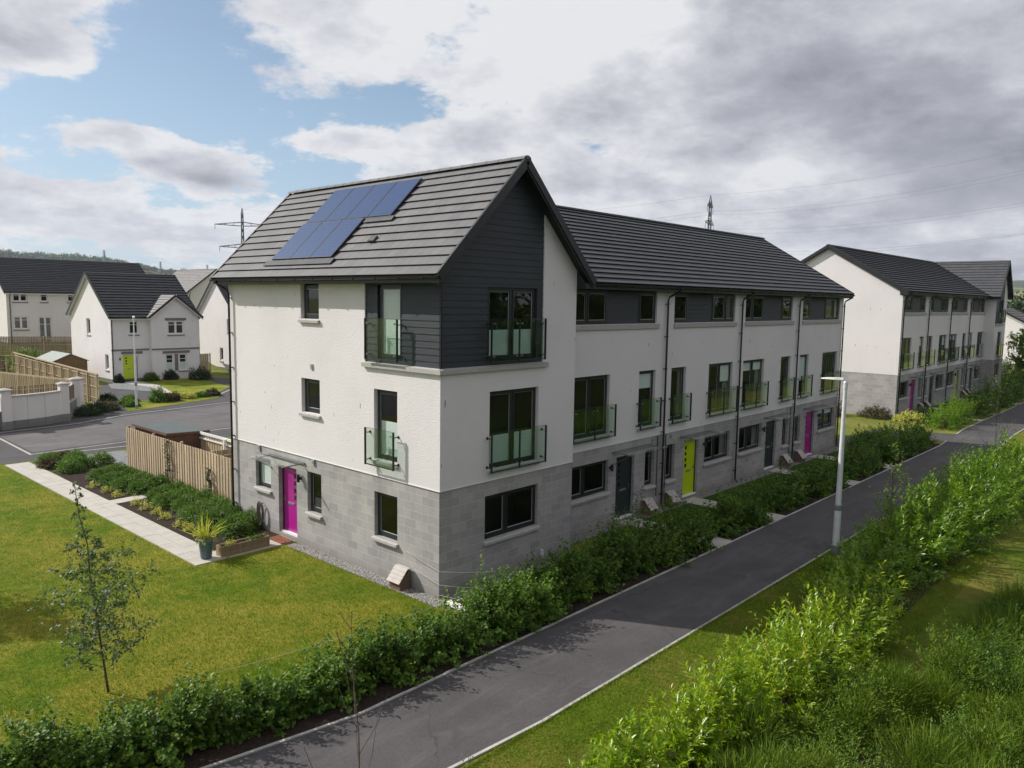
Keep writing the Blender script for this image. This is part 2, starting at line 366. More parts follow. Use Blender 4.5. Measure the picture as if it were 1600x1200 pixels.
leaf_mat('grass_blade', [(0, (.050, .105, .004)), (.45, (.120, .190, .007)), (.75, (.22, .25, .014)), (1, (.40, .34, .08))], .3, .6, .2)

# ------------------------------------------------------------------ mesh helpers
class MB:
    def __init__(s): s.v = []; s.f = []; s.uv = []
    def quad(s, *ps, uv=None):
        i = len(s.v); s.v += [tuple(p) for p in ps]; s.f.append(tuple(range(i, i+len(ps)))); s.uv.append(uv)
    def box(s, a, b):
        x0, x1 = sorted((a[0], b[0])); y0, y1 = sorted((a[1], b[1])); z0, z1 = sorted((a[2], b[2]))
        P = [(x0, y0, z0), (x1, y0, z0), (x1, y1, z0), (x0, y1, z0), (x0, y0, z1), (x1, y0, z1), (x1, y1, z1), (x0, y1, z1)]
        i = len(s.v); s.v += P
        for f in ((0, 3, 2, 1), (4, 5, 6, 7), (0, 1, 5, 4), (1, 2, 6, 5), (2, 3, 7, 6), (3, 0, 4, 7)):
            s.f.append(tuple(i+k for k in f)); s.uv.append(None)
    def hull8(s, P):      # 8 points like box order
        i = len(s.v); s.v += [tuple(p) for p in P]
        for f in ((0, 3, 2, 1), (4, 5, 6, 7), (0, 1, 5, 4), (1, 2, 6, 5), (2, 3, 7, 6), (3, 0, 4, 7)):
            s.f.append(tuple(i+k for k in f)); s.uv.append(None)
    def tube(s, pts, r, n=8, cap=True):
        pts = [Vector(p) for p in pts]; rr = r if isinstance(r, (list, tuple)) else [r]*len(pts)
        rings = []
        for k, p in enumerate(pts):
            t = (pts[min(k+1, len(pts)-1)]-pts[max(k-1, 0)]).normalized()
            a = t.cross(Vector((0, 0, 1)))
            if a.length < .05: a = t.cross(Vector((1, 0, 0)))
            a.normalize(); b = t.cross(a)
            base = len(s.v); rings.append(base)
            for j in range(n):
                an = 2*math.pi*j/n
                s.v.append(tuple(p+a*math.cos(an)*rr[k]+b*math.sin(an)*rr[k]))
        for k in range(len(pts)-1):
            for j in range(n):
                s.f.append((rings[k]+j, rings[k]+(j+1) % n, rings[k+1]+(j+1) % n, rings[k+1]+j)); s.uv.append(None)
        if cap:
            s.f.append(tuple(rings[0]+j for j in range(n))[::-1]); s.uv.append(None)
            s.f.append(tuple(rings[-1]+j for j in range(n))); s.uv.append(None)
    def lathe(s, prof, c=(0, 0, 0), n=16):
        rings = []
        for r, z in prof:
            rings.append(len(s.v))
            for j in range(n):
                an = 2*math.pi*j/n; s.v.append((c[0]+r*math.cos(an), c[1]+r*math.sin(an), c[2]+z))
        for k in range(len(prof)-1):
            for j in range(n):
                s.f.append((rings[k]+j, rings[k]+(j+1) % n, rings[k+1]+(j+1) % n, rings[k+1]+j)); s.uv.append(None)
        s.f.append(tuple(rings[0]+j for j in range(n))[::-1]); s.uv.append(None)
        s.f.append(tuple(rings[-1]+j for j in range(n))); s.uv.append(None)
    def build(s, name, material, parent=None, smooth=False, bevel=0):
        me = bpy.data.meshes.new(name); me.from_pydata(s.v, [], s.f); me.update()
        ul = me.uv_layers.new(name='UVMap'); V = s.v
        for poly, uv in zip(me.polygons, s.uv):
            if uv is not None:
                for li, u in zip(poly.loop_indices, uv): ul.data[li].uv = u
            else:
                nn = poly.normal; ax = max(range(3), key=lambda k: abs(nn[k]))
                for li, vi in zip(poly.loop_indices, poly.vertices):
                    x, y, z = V[vi]; ul.data[li].uv = (y, z) if ax == 0 else ((x, z) if ax == 1 else (x, y))
        me.materials.append(MATS[material] if isinstance(material, str) else material)
        if smooth:
            for p_ in me.polygons: p_.use_smooth = True
        o = bpy.data.objects.new(name, me); col.objects.link(o)
        if parent is not None: o.parent = parent
        if bevel:
            md = o.modifiers.new('bevel', 'BEVEL'); md.width = bevel; md.segments = 2; md.limit_method = 'ANGLE'
        return o
def np_mesh(name, V, Q, material, parent=None):
    me = bpy.data.meshes.new(name); n = len(V); k = Q.shape[1]
    me.vertices.add(n); me.vertices.foreach_set('co', V.astype(np.float32).ravel())
    me.loops.add(Q.size); me.loops.foreach_set('vertex_index', Q.astype(np.int32).ravel())
    me.polygons.add(len(Q)); me.polygons.foreach_set('loop_start', np.arange(0, Q.size, k, dtype=np.int32))
    me.update(calc_edges=True)
    me.materials.append(MATS[material])
    o = bpy.data.objects.new(name, me); col.objects.link(o)
    if parent is not None: o.parent = parent
    return o
def tag(o, label=None, cat=None, group=None, kind=None):
    if label: o['label'] = label
    if cat: o['category'] = cat
    if group: o['group'] = group
    if kind: o['kind'] = kind
    return o
def thing(name, label, cat, loc=(0, 0, 0), rotz=0, group=None):
    o = bpy.data.objects.new(name, None); col.objects.link(o); o.location = loc; o.rotation_euler = (0, 0, rotz); o.empty_display_size = .2
    return tag(o, label, cat, group)
def copy_tree(o, parent=None):
    c = o.copy(); col.objects.link(c); c.parent = parent
    for ch in list(o.children): copy_tree(ch, c)
    return c

def lerp(a, b, t): return a+(b-a)*t
def gz(x, y):
    rx = min(max((x-33)/5, 0), 1)*.33
    if y > 12: rx *= 1-min(max((y-12)/12, 0), 1)
    ry = min(max((y-60)/14, 0), 1)*2.2
    return rx+ry
def sheet(name, poly, material, h=.004, cuts=True, parent=None):
    """flat polygon laid on the ground, split where the ground bends"""
    mb = MB()
    xs = [p[0] for p in poly]
    segs = [(-1e9, 33), (33, 38), (38, 1e9)] if cuts and min(xs) < 38 and max(xs) > 33 else [(-1e9, 1e9)]
    for a, b in segs:
        pl = poly
        for lim, sgn in ((a, 1), (b, -1)):
            out = []
            for i in range(len(pl)):
                p, q = pl[i], pl[(i+1) % len(pl)]
                pi, qi = (p[0]-lim)*sgn >= 0, (q[0]-lim)*sgn >= 0
                if pi: out.append(p)
                if pi != qi:
                    t = (lim-p[0])/(q[0]-p[0]); out.append((lim, lerp(p[1], q[1], t)))
            pl = out
            if not pl: break
        if len(pl) >= 3: mb.quad(*[(x, y, gz(x, y)+h) for x, y in pl])
    o = mb.build(name, material, parent)
    for p_ in o.data.polygons:
        if p_.normal.z < 0: o.data.flip_normals(); break
    return o

# ================================================================== GROUND
def build_ground():
    xs = [-2600, -900, -300, -100, -40, -20, 0, 20, 33, 38, 60, 90, 130, 200, 400, 900, 2600, 4200]
    ys = [-900, -300, -100, -30, 0, 12, 24, 40, 60, 74, 100, 160, 300, 700, 1500, 3500]
    V = [(x, y, gz(x, y)) for y in ys for x in xs]; mb = MB(); mb.v = V
    n = len(xs)
    for j in range(len(ys)-1):
        for i in range(n-1):
            mb.f.append((j*n+i, j*n+i+1, (j+1)*n+i+1, (j+1)*n+i)); mb.uv.append(None)
    tag(mb.build('ground', 'field_grass'), kind='structure')
build_ground()
def S(name, poly, material, h=.004): return tag(sheet(name, poly, material, h), kind='structure')
S('lawn', [(-40, -1.05), (-.42, -1.25), (-.42, 6.5), (-2.5, 6.6), (-3.1, 15.3), (-3.1, 24.6), (-40, 34)], 'lawn_grass')
S('verge', [(-20, -5.4), (60, -5.4), (60, -16), (-20, -16)], 'verge_grass')
S('rough_ground', [(-90, -9.3), (0, -9.4), (3, -11.2), (9, -12.0), (110, -14), (110, -60), (-90, -60)], 'rough_grass', .010)
S('soil_bed', [(-40, -3.0), (30, -3.0), (30, -1.25), (-.3, -1.25), (-40, -1.0)], 'soil')
S('soil_bed', [(-.1, -1.25), (6.9, -1.25), (6.9, .2), (5.0, -.35), (0, -.35)], 'soil', .008)
S('soil_bed', [(30, -3.0), (33.5, -3.0), (33.5, -1.25), (30, -1.25)], 'soil')
S('soil_bed', [(-8, -8.7), (26, -8.5), (26, -7.3), (-8, -7.3)], 'soil', .008)
S('garden_lawn', [(6.9, -1.25), (33, -1.25), (33, .6), (6.9, .6)], 'garden_grass')
S('garden_lawn', [(34.9, 2.2), (39.6, 2.6), (39.6, 9), (34.9, 8.2)], 'field_grass', .008)
S('garden_lawn', [(38.5, -1.2), (62.5, -1.2), (62.5, 1.1), (38.5, 1.1)], 'garden_grass', .006)
S('footpath', [(-2.5, -5.45), (58, -5.45), (58, -3.0), (-2.5, -3.0), (-4.6, -3.02), (-7.1, -2.62), (-11, -2.0), (-16, -.6), (-24, 3), (-25.5, .8), (-17, -3.1), (-11.5, -4.5), (-7.3, -5.1), (-4.6, -5.3)], 'tarmac_path', .009)
S('footpath', [(58, -5.45), (120, -2.2), (120, 0.6), (58, -3.0)], 'tarmac_path', .009)
S('footpath', [(28.9, 2.0), (35.2, 1.0), (36.4, -3.0), (34.3, -3.0), (33.6, .2), (28.9, .9)], 'tarmac_dark', .014)
# kerbs
def kerb(pts, w=.06, h=.03, side=1):
    mb = MB()
    L = []
    for i, p in enumerate(pts):
        a = Vector(pts[max(i-1, 0)]); b = Vector(pts[min(i+1, len(pts)-1)]); t = (b-a).normalized(); nrm = Vector((-t.y, t.x))*side
        L.append((Vector(p), Vector(p)+nrm*w))
    for (a0, a1), (b0, b1) in zip(L, L[1:]):
        n = max(1, int((b0-a0).length/.915))
        for k in range(n):
            gp = .004/max((b0-a0).length, .01); t0, t1 = k/n+gp, (k+1)/n-gp
            q = [a0.lerp(b0, t0), a0.lerp(b0, t1), a1.lerp(b1, t1), a1.lerp(b1, t0)]
            j = random.uniform(-.003, .003)
            mb.hull8([(p.x, p.y, gz(p.x, p.y)-.05) for p in q]+[(p.x, p.y, gz(p.x, p.y)+h+j) for p in q])
    return tag(mb.build('kerb', 'kerb_concrete'), kind='structure')
kerb([(-24, 3), (-16, -.6), (-11, -2.0), (-7.1, -2.62), (-4.6, -3.02), (-2.5, -3.0), (33, -3.0), (34.3, -3.0)])
kerb([(36.4, -3.0), (38, -3.0), (58, -3.0), (120, .6)])
kerb([(-25.5, .8), (-17, -3.1), (-11.5, -4.5), (-7.3, -5.1), (-4.6, -5.3), (-2.5, -5.45), (33, -5.45), (38, -5.45), (58, -5.45), (120, -2.2)], side=-1)
# paved path beside the side lawn
def slabs(name, p0, p1, w0, w1, n, h=.03):
    """row of paving slabs from p0 to p1, left edge offset w0, right w1"""
    mb = MB(); a = Vector(p0); b = Vector(p1); t = (b-a).normalized(); nn = Vector((-t.y, t.x))
    for k in range(n):
        s0 = (b-a).length*k/n+.004; s1 = (b-a).length*(k+1)/n-.004
        rows = max(1, round((w1-w0)/.6))
        for r_ in range(rows):
            u0 = lerp(w0, w1, r_/rows)+.004; u1 = lerp(w0, w1, (r_+1)/rows)-.004
            j = random.uniform(-.003, .003)
            q = [a+t*s0+nn*u0, a+t*s1+nn*u0, a+t*s1+nn*u1, a+t*s0+nn*u1]
            mb.hull8([(p.x, p.y, gz(p.x, p.y)-.03) for p in q]+[(p.x, p.y, gz(p.x, p.y)+h+j) for p in q])
    return tag(mb.build(name, 'slab'), kind='structure')
slabs('paving', (-2.18, 6.45), (-2.12, 24.3), 0, .92, 30)
slabs('paving', (-2.15, 6.9), (-.02, 6.9), -.46, .38, 4)
slabs('paving', (-2.3, 14.9), (-.3, 15.0), -.35, .25, 4)
S('soil_bed', [(-2.35, 7.3), (.55, 7.3), (.55, 20.4), (-2.15, 20.4)], 'soil', .008)
S('soil_bed', [(-2.05, 20.4), (-.2, 20.4), (-.3, 24.3), (-2.0, 24.3)], 'soil', .008)
S('gravel', [(-.2, 20.4), (1.8, 21.2), (1.8, 24.3), (-.3, 24.3)], 'gravel_blue', .012)
S('gravel', [(-.42, -.38), (-.01, -.38), (-.01, 6.3), (-.42, 6.3)], 'gravel_grey', .014)
S('gravel', [(-.01, -.42), (5.2, -.42), (5.2, -.01), (-.01, -.01)], 'gravel_grey', .016)
S('gravel', [(5.2, .36), (28.4, .36), (28.4, .79), (5.2, .79)], 'gravel_grey', .014)
for x in (9.15, 13.15, 20.6, 25.2):
    slabs('paving', (x, -2.95), (x, .72), -.45, .45, 6, .02)
for x in (42.8, 46.9, 54.4, 58.3):
    slabs('paving', (x, -2.95), (x, 1.2), -.45, .45, 6, .02)
# estate road on the far side
S('road', [(-60, 24.6), (60, 24.6), (60, 100), (40, 100), (22, 52), (19.8, 54.5), (12.0, 54.5), (9.4, 50), (6.2, 40), (5.2, 39.3), (3, 35.4), (-1, 34.6), (-60, 40)], 'tarmac_dark', .006)
S('road', [(-1.3, 26.6), (24, 28.5), (30, 39), (13.5, 36.4), (6.3, 35.0), (3.0, 33.6), (-1.2, 32.8)], 'road_setts', .011)
for ln in ([(-1.5, 26.0), (2.6, 26.4), (24, 28.2)], [(-1.5, 26.0), (-1.3, 33)], [(-1.3, 33.4), (3.0, 34.0), (6.3, 35.6), (13.5, 36.9), (30, 40)], [(.2, 25.4), (2.6, 25.2)]):
    kerb(ln, .10, .02)
S('green_verge', [(7.0, 37.0), (14.2, 39.6), (15.6, 41.6), (10.4, 40.8), (8.6, 43)], 'lawn_grass', .02)
S('garden_lawn', [(14.6, 54.6), (12.9, 44.5), (15.2, 42.0), (18.4, 45.8), (19.6, 54.6)], 'lawn_grass', .02)
S('gravel', [(12.1, 54.6), (10.9, 50.4), (12.6, 46), (13.6, 47.5), (13.9, 54.6)], 'gravel_blue', .020)
S('paving', [(13.0, 54.6), (13.5, 50), (12.6, 44.4), (13.2, 44.8), (14.6, 50), (14.5, 54.6)], 'slab', .024)
S('paving', [(5.7, 39.2), (6.5, 38.6), (8.2, 43), (7.2, 44)], 'slab', .024)
kerb([(14.9, 41.0), (17.6, 44.0)], .12, .022)
# back gardens on the left
S('garden_lawn', [(-12, 40), (4.6, 40), (7.5, 60), (12.4, 60), (12.4, 90), (-12, 100)], 'lawn_grass', .016)

# ================================================================== BUILDING KIT
def mapper(axis, plane):
    # (u, d inwards, z) -> xyz
    if axis == 'S': return lambda u, d, z: (u, plane+d, z)
    if axis == 'W': return lambda u, d, z: (plane+d, u, z)
    if axis == 'N': return lambda u, d, z: (u, plane-d, z)
    if axis == 'E': return lambda u, d, z: (plane-d, u, z)
def ubox(mb, M, u0, u1, d0, d1, z0, z1): mb.box(M(u0, d0, z0), M(u1, d1, z1))
def wall(mb, M, u0, u1, z0, z1, ops=(), depth=.14, d=0.0):
    """flat wall at inset d with rectangular openings and their reveals"""
    ops = [(max(a, u0), min(b, u1), max(c, z0), min(e, z1), c < z0-1e-4, e > z1+1e-4) for a, b, c, e in ops if a < u1 and b > u0 and c < z1 and e > z0]
    us = sorted({u0, u1, *[o[0] for o in ops], *[o[1] for o in ops]}); zs = sorted({z0, z1, *[o[2] for o in ops], *[o[3] for o in ops]})
    for a, b in zip(us, us[1:]):
        for c, e in zip(zs, zs[1:]):
            mu, mz = (a+b)/2, (c+e)/2
            if any(o[0] < mu < o[1] and o[2] < mz < o[3] for o in ops): continue
            mb.quad(M(a, d, c), M(b, d, c), M(b, d, e), M(a, d, e))
    D = d+depth
    for a, b, c, e, lo, hi in ops:
        mb.quad(M(a, d, c), M(a, D, c), M(a, D, e), M(a, d, e))
        mb.quad(M(b, d, c), M(b, D, c), M(b, D, e), M(b, d, e))
        if not lo: mb.quad(M(a, d, c), M(b, d, c), M(b, D, c), M(a, D, c))
        if not hi: mb.quad(M(a, d, e), M(b, d, e), M(b, D, e), M(a, D, e))
def boards(mb, M, z0, z1, ul, ur, ops=(), bh=.165, d=0.0, lap=.016):
    """lapped boards between the edge functions ul(z), ur(z)"""
    lev = {z0, z1}; k = 0
    while z0+k*bh < z1: lev.add(z0+k*bh); k += 1
    for o in ops: lev.add(min(max(o[2], z0), z1)); lev.add(min(max(o[3], z0), z1))
    lev = sorted(lev)
    for a, b in zip(lev, lev[1:]):
        if b-a < 1e-5: continue
        m_ = (a+b)/2; row0 = z0+math.floor((m_-z0)/bh)*bh
        da = d-lap*(1-(a-row0)/bh); db = d-lap*(1-(b-row0)/bh)
        cuts = sorted((o[0], o[1]) for o in ops if o[2] < m_ < o[3])
        segs = []; cur = None
        L0, L1, R0, R1 = ul(a), ul(b), ur(a), ur(b)
        last = (L0, L1)
        for c0, c1 in cuts: segs.append((last, (c0, c0))); last = (c1, c1)
        segs.append((last, (R0, R1)))
        for (p0, p1), (q0, q1) in segs:
            if q0-p0 < 1e-4 and q1-p1 < 1e-4: continue
            mb.quad(M(p0, da, a), M(q0, da, a), M(q1, db, b), M(p1, db, b))
            if abs(a-row0) < 1e-5: mb.quad(M(p0, da, a), M(q0, da, a), M(q0, d+.004, a), M(p0, d+.004, a))
    for o in ops:
        for u in (o[0], o[1]): mb.quad(M(u, d-lap, o[2]), M(u, d+.14, o[2]), M(u, d+.14, o[3]), M(u, d-lap, o[3]))

def window(par, M, u0, u1, z0, z1, leaves=(1.0,), inset=.11, sill=True, blind=None, frame='frame_grey', sillmat='cast_stone', transom=None, seal=True, room=True, curtain=False, silld=.075, tilt=0):
    w = MB(); fw = .055; D0, D1 = inset, inset+.07
    ubox(w, M, u0, u0+fw, D0, D1, z0, z1); ubox(w, M, u1-fw, u1, D0, D1, z0, z1)
    ubox(w, M, u0+fw, u1-fw, D0, D1, z0, z0+fw); ubox(w, M, u0+fw, u1-fw, D0, D1, z1-fw, z1)
    tot = sum(abs(l) for l in leaves); cur = u0+fw; iw = u1-u0-2*fw; panes = []
    for i, l in enumerate(leaves):
        a = cur; b = cur+iw*abs(l)/tot; cur = b
        if i < len(leaves)-1: ubox(w, M, b-.03, b+.03, D0+.002, D1-.002, z0+fw, z1-fw)
        a2 = a+(.03 if i else 0)+.006; b2 = b-(.03 if i < len(leaves)-1 else 0)-.006; sw = .05
        e0, e1 = D0-.018, D1-.02
        ubox(w, M, a2, a2+sw, e0, e1, z0+fw+.006, z1-fw-.006); ubox(w, M, b2-sw, b2, e0, e1, z0+fw+.006, z1-fw-.006)
        ubox(w, M, a2+sw, b2-sw, e0, e1, z0+fw+.006, z0+fw+sw+.03); ubox(w, M, a2+sw, b2-sw, e0, e1, z1-fw-sw-.006, z1-fw-.006)
        panes.append((a2+sw, b2-sw, z0+fw+sw+.03, z1-fw-sw-.006))
        if transom: ubox(w, M, a2+sw, b2-sw, e0+.001, e1-.001, lerp(z0, z1, transom)-.02, lerp(z0, z1, transom)+.02)
    f = w.build('window', frame, par)
    g = MB(); sl = MB()
    dg = D0+.018
    for a, b, c, e in panes:
        g.quad(M(a, dg, c), M(b, dg, c), M(b, dg, e), M(a, dg, e))
        t = .012
        for q in ((a, a+t, c, e), (b-t, b, c, e), (a+t, b-t, c, c+t), (a+t, b-t, e-t, e)): ubox(sl, M, q[0], q[1], dg-.004, dg+.004, q[2], q[3])
    g.build('pane', 'window_glass', f)
    if seal: sl.build('glazing_seal', 'seal_white', f)
    if room:
        r_ = MB(); rd = 1.1
        A, B_, C_, E_ = u0-.3, u1+.3, z0-.15, z1+.06
        d1 = D1+.01
        r_.quad(M(A, rd, C_), M(B_, rd, C_), M(B_, rd, E_), M(A, rd, E_))
        r_.quad(M(A, d1, C_), M(A, rd, C_), M(A, rd, E_), M(A, d1, E_)); r_.quad(M(B_, d1, C_), M(B_, rd, C_), M(B_, rd, E_), M(B_, d1, E_))
        r_.quad(M(A, d1, C_), M(B_, d1, C_), M(B_, rd, C_), M(A, rd, C_)); r_.quad(M(A, d1, E_), M(B_, d1, E_), M(B_, rd, E_), M(A, rd, E_))
        r_.build('room_lining', 'room_dark', f)
    if blind:
        b_ = MB()
        for i, (a, b, c, e) in enumerate(panes):
            lo, hi = blind if not isinstance(blind[0], tuple) else blind[i]
            if hi > lo: ubox(b_, M, a-.02, b+.02, dg+.02, dg+.03, lerp(c, e, lo), lerp(c, e, hi))
        b_.build('blind', 'blind_white', f)
    if curtain:
        for s_, (ua, ub) in enumerate(((u0+.03, u0+.03+(u1-u0)*.2), (u1-.03-(u1-u0)*.2, u1-.03))):
            c_ = MB(); n = 10; dd = D1+.05; prev = None
            for k in range(n+1):
                q = (lerp(ua, ub, k/n), dd+.03*math.sin(k*2.3))
                if prev: c_.quad(M(prev[0], prev[1], z0-.05), M(q[0], q[1], z0-.05), M(q[0], q[1], z1), M(prev[0], prev[1], z1))
                prev = q
            c_.build('curtain', 'curtain_grey', f, smooth=True)
    if sill:
        s_ = MB()
        P = [M(u0-.05, -silld, z0-.11), M(u1+.05, -silld, z0-.11), M(u1+.05, .10, z0-.11), M(u0-.05, .10, z0-.11),
             M(u0-.05, -silld, z0-.035), M(u1+.05, -silld, z0-.035), M(u1+.05, .10, z0-.002), M(u0-.05, .10, z0-.002)]
        s_.hull8(P); s_.build('sill', sillmat, f, bevel=.006)
    return f
def balcony(par, M, u0, u1, z0, z1, panels=1, out=.17, near_bolts=True):
    b = MB(); pt = .022
    for u in (u0, u1):
        ubox(b, M, u-pt/2, u+pt/2, -out-.028, -out+.028, z0-.03, z1)
        for zz in (z0+.10, z1-.14):
            b.tube([M(u, -out+.02, zz), M(u, 0.0, zz)], .014, 6)
            b.tube([M(u, -.012, zz), M(u, .0, zz)], .04, 8)
    if panels == 2: ubox(b, M, (u0+u1)/2-.016, (u0+u1)/2+.016, -out-.02, -out+.02, z0-.03, z1-.01)
    ubox(b, M, u0+pt/2, u1-pt/2, -out-.016, -out+.016, z0-.02, z0+.006)
    root = b.build('juliet_balcony', 'black_trim', par)
    g = MB(); bo = MB(); tr_ = MB()
    edges = [(u0+.02, u1-.02)] if panels == 1 else [(u0+.02, (u0+u1)/2-.025), ((u0+u1)/2+.025, u1-.02)]
    for a, c in edges:
        gp = MB(); ubox(gp, M, a, c, -out-.006, -out+.006, z0+.02, z1); gp.build('glass_panel', 'balcony_glass', root)
        for uu in (a+.07, c-.07):
            for zz in (z0+.12, z1-.12):
                bo = MB(); bo.tube([M(uu, -out-.03, zz), M(uu, -out+.012, zz)], .020, 8)
                if near_bolts: bo.build('bolt', 'steel', root)
        ubox(tr_, M, a, c, -out-.008, -out+.008, z1, z1+.006)
    tr_.build('top_edge', 'black_trim', root)
    return root
def door(par, M, u0, u1, z0, z1, color, inset=.20, lights_side=-1, lights=4, frame='frame_grey', letter=True):
    leaf = MB(); fw = .05
    a, b = u0+fw, u1-fw
    ubox(leaf, M, a, b, inset, inset+.05, z0+.05, z1-fw)
    d = leaf.build('door', color, par, bevel=.004)
    # raised ribs beside the lights
    fr = MB()
    ubox(fr, M, u0, a-.002, inset-.02, inset+.08, z0, z1); ubox(fr, M, b+.002, u1, inset-.02, inset+.08, z0, z1); ubox(fr, M, a-.002, b+.002, inset-.02, inset+.08, z1-fw+.002, z1)
    fr.build('door_frame', frame, d)
    th = MB(); ubox(th, M, u0, u1, inset-.10, inset+.09, z0-.02, z0+.045); th.build('threshold', 'white_trim', d)
    uc = lerp(a, b, .70 if lights_side > 0 else .30); pn = MB(); rim = MB(); H = z1-z0
    for k in range(lights):
        zz = z0+H*(.90-k*.105)
        pn = MB(); ubox(pn, M, uc-.065, uc+.065, inset-.006, inset, zz-.15, zz-.02); pn.build('door_light', 'room_dark', d)
        rim = MB(); ubox(rim, M, uc-.085, uc+.085, inset-.003, inset, zz-.17, zz); rim.build('light_surround', color, d)
    if letter:
        l_ = MB(); ubox(l_, M, lerp(a, b, .35), lerp(a, b, .72), inset-.02, inset, z0+H*.43, z0+H*.46); l_.build('letterbox', 'galvanised_dark', d)
    uh = b-.09 if lights_side < 0 else a+.09
    h = MB(); ubox(h, M, uh-.02, uh+.02, inset-.012, inset, z0+.95, z0+1.15); ubox(h, M, uh-.06, uh+.01, inset-.055, inset-.035, z0+1.05, z0+1.07); ubox(h, M, uh-.01, uh+.01, inset-.04, inset, z0+1.05, z0+1.07)
    h.build('handle', 'steel', d)
    # dark hall blocker behind
    r_ = MB(); ubox(r_, M, u0-.05, u1+.05, inset+.1, inset+.14, z0, z1+.05); r_.build('room_lining', 'room_dark', d)
    return d
def canopy(par, M, u0, u1, z, out=.75):
    b = MB()
    for u in (u0+.12, u1-.12):
        b.tube([M(u, 0, z-.03), M(u, -out+.08, z-.05)], .022, 6)
        b.tube([M(u, 0, z-.42), M(u, -out+.15, z-.06)], .010, 6)
        b.tube([M(u, 0, z-.42), M(u, -.02, z-.42)], .03, 8)
    ubox(b, M, u0, u1, -.03, 0, z-.04, z+.02)
    root = b.build('door_canopy', 'galvanised_dark', par)
    g = MB()
    g.hull8([M(u0, -out, z-.02), M(u1, -out, z-.02), M(u1, -.01, z+.03), M(u0, -.01, z+.03), M(u0, -out, z-.008), M(u1, -out, z-.008), M(u1, -.01, z+.042), M(u0, -.01, z+.042)])
    g.build('canopy_glass', 'clear_glass', root)
def wall_light(par, M, u, z):
    b = MB(); b.tube([M(u, -.09, z-.11), M(u, -.09, z+.11)], .045, 10); ubox(b, M, u-.04, u+.04, -.06, 0, z-.04, z+.04)
    b.build('wall_light', 'black_trim', par, smooth=False)
def vent(par, M, u, z, material='cast_stone'):
    b = MB(); ubox(b, M, u-.055, u+.055, -.03, 0, z-.08, z+.08); r = b.build('wall_vent', material, par)
    c = MB(); ubox(c, M, u-.035, u+.035, -.034, -.03, z-.05, z+.05); c.build('vent_grille', 'galvanised_dark', r)
def downpipe(par, M, u, ztop, zbot, swan=.42, du=-.35, out=.09):
    b = MB(); r = .036
    pts = [M(u+du*-1, -swan, ztop+.10), M(u-du, -swan, ztop-.02), M(u-du*.8, -swan*.85, ztop-.12), M(u-du*.15, -out-.02, ztop-.30), M(u, -out, ztop-.42), M(u, -out, zbot+.14), M(u, -out-.1, zbot+.04)]
    b.tube(pts, r, 8)
    n = 7
    for k in range(n):
        z = lerp(ztop-.55, zbot+.5, k/(n-1))
        b.tube([M(u, -out, z-.02), M(u, -out, z+.02)], r+.012, 8); ubox(b, M, u-.05, u+.05, -out+.01, 0, z-.012, z+.012)
    b.build('downpipe', 'black_pipe', par, smooth=False)

def roof_slope(par, name, A, B, up, rows, material, lift=.04, lip=.060, verge=(False, False), verge_mat='black_trim'):
    """A->B along the eave, up = full slope vector to the ridge"""
    A, B, up = Vector(A), Vector(B), Vector(up); al = (B-A); L = al.length; al_n = al.normalized()
    N = al_n.cross(up).normalized()
    if N.z < 0: N = -N
    mb = MB()
    for i in range(rows):
        s0, s1 = i/rows, min(1.0, (i+1)/rows+.30/rows)
        a0 = A+up*s0+N*(lift+lip); b0 = B+up*s0+N*(lift+lip); a1 = A+up*s1+N*lift; b1 = B+up*s1+N*lift
        mb.quad(a0, b0, b1, a1, uv=[(0, i), (L, i), (L, i+.999), (0, i+.999)])
        th = .016 if lip > .03 else lip; bk = up*min(s1-s0, .26/rows)
        mb.quad(a0-N*th, b0-N*th, b0, a0, uv=[(0, i+.5)]*4)                      # nose of the tile
        mb.quad(a0-N*th, b0-N*th, b0-N*th+bk, a0-N*th+bk, uv=[(0, i+.5)]*4)     # its underside: a dark gap over the course below
    # underside
    mb.quad(A, B, B+up, A+up, uv=[(0, .5)]*4)
    for P in (A, B): mb.quad(P, P+up, P+up+N*lift, P+N*lift, uv=[(0, .5)]*4)
    o = mb.build(name, material, par)
    for on, P, sg in ((verge[0], A, -1), (verge[1], B, 1)):
        if not on: continue
        v = MB(); out = al_n*sg; h0 = lift+lip+.006
        q = [P-out*.05+N*h0, P+out*.02+N*h0, P+up+out*.02+N*h0, P+up-out*.05+N*h0]; lo = [p-N*(h0+.09) for p in q]
        v.hull8([*lo, *q])
        for i in range(rows):                                   # joints between the verge caps
            a = P+up*((i+.98)/rows); b = P+up*((i+1)/rows); v.hull8([a-out*.055+N*(h0-.02), a+out*.026+N*(h0-.02), b+out*.026+N*(h0-.02), b-out*.055+N*(h0-.02), a-out*.055+N*(h0+.007), a+out*.026+N*(h0+.007), b+out*.026+N*(h0+.007), b-out*.055+N*(h0+.007)])
        v.build('verge', verge_mat, o)
    return o
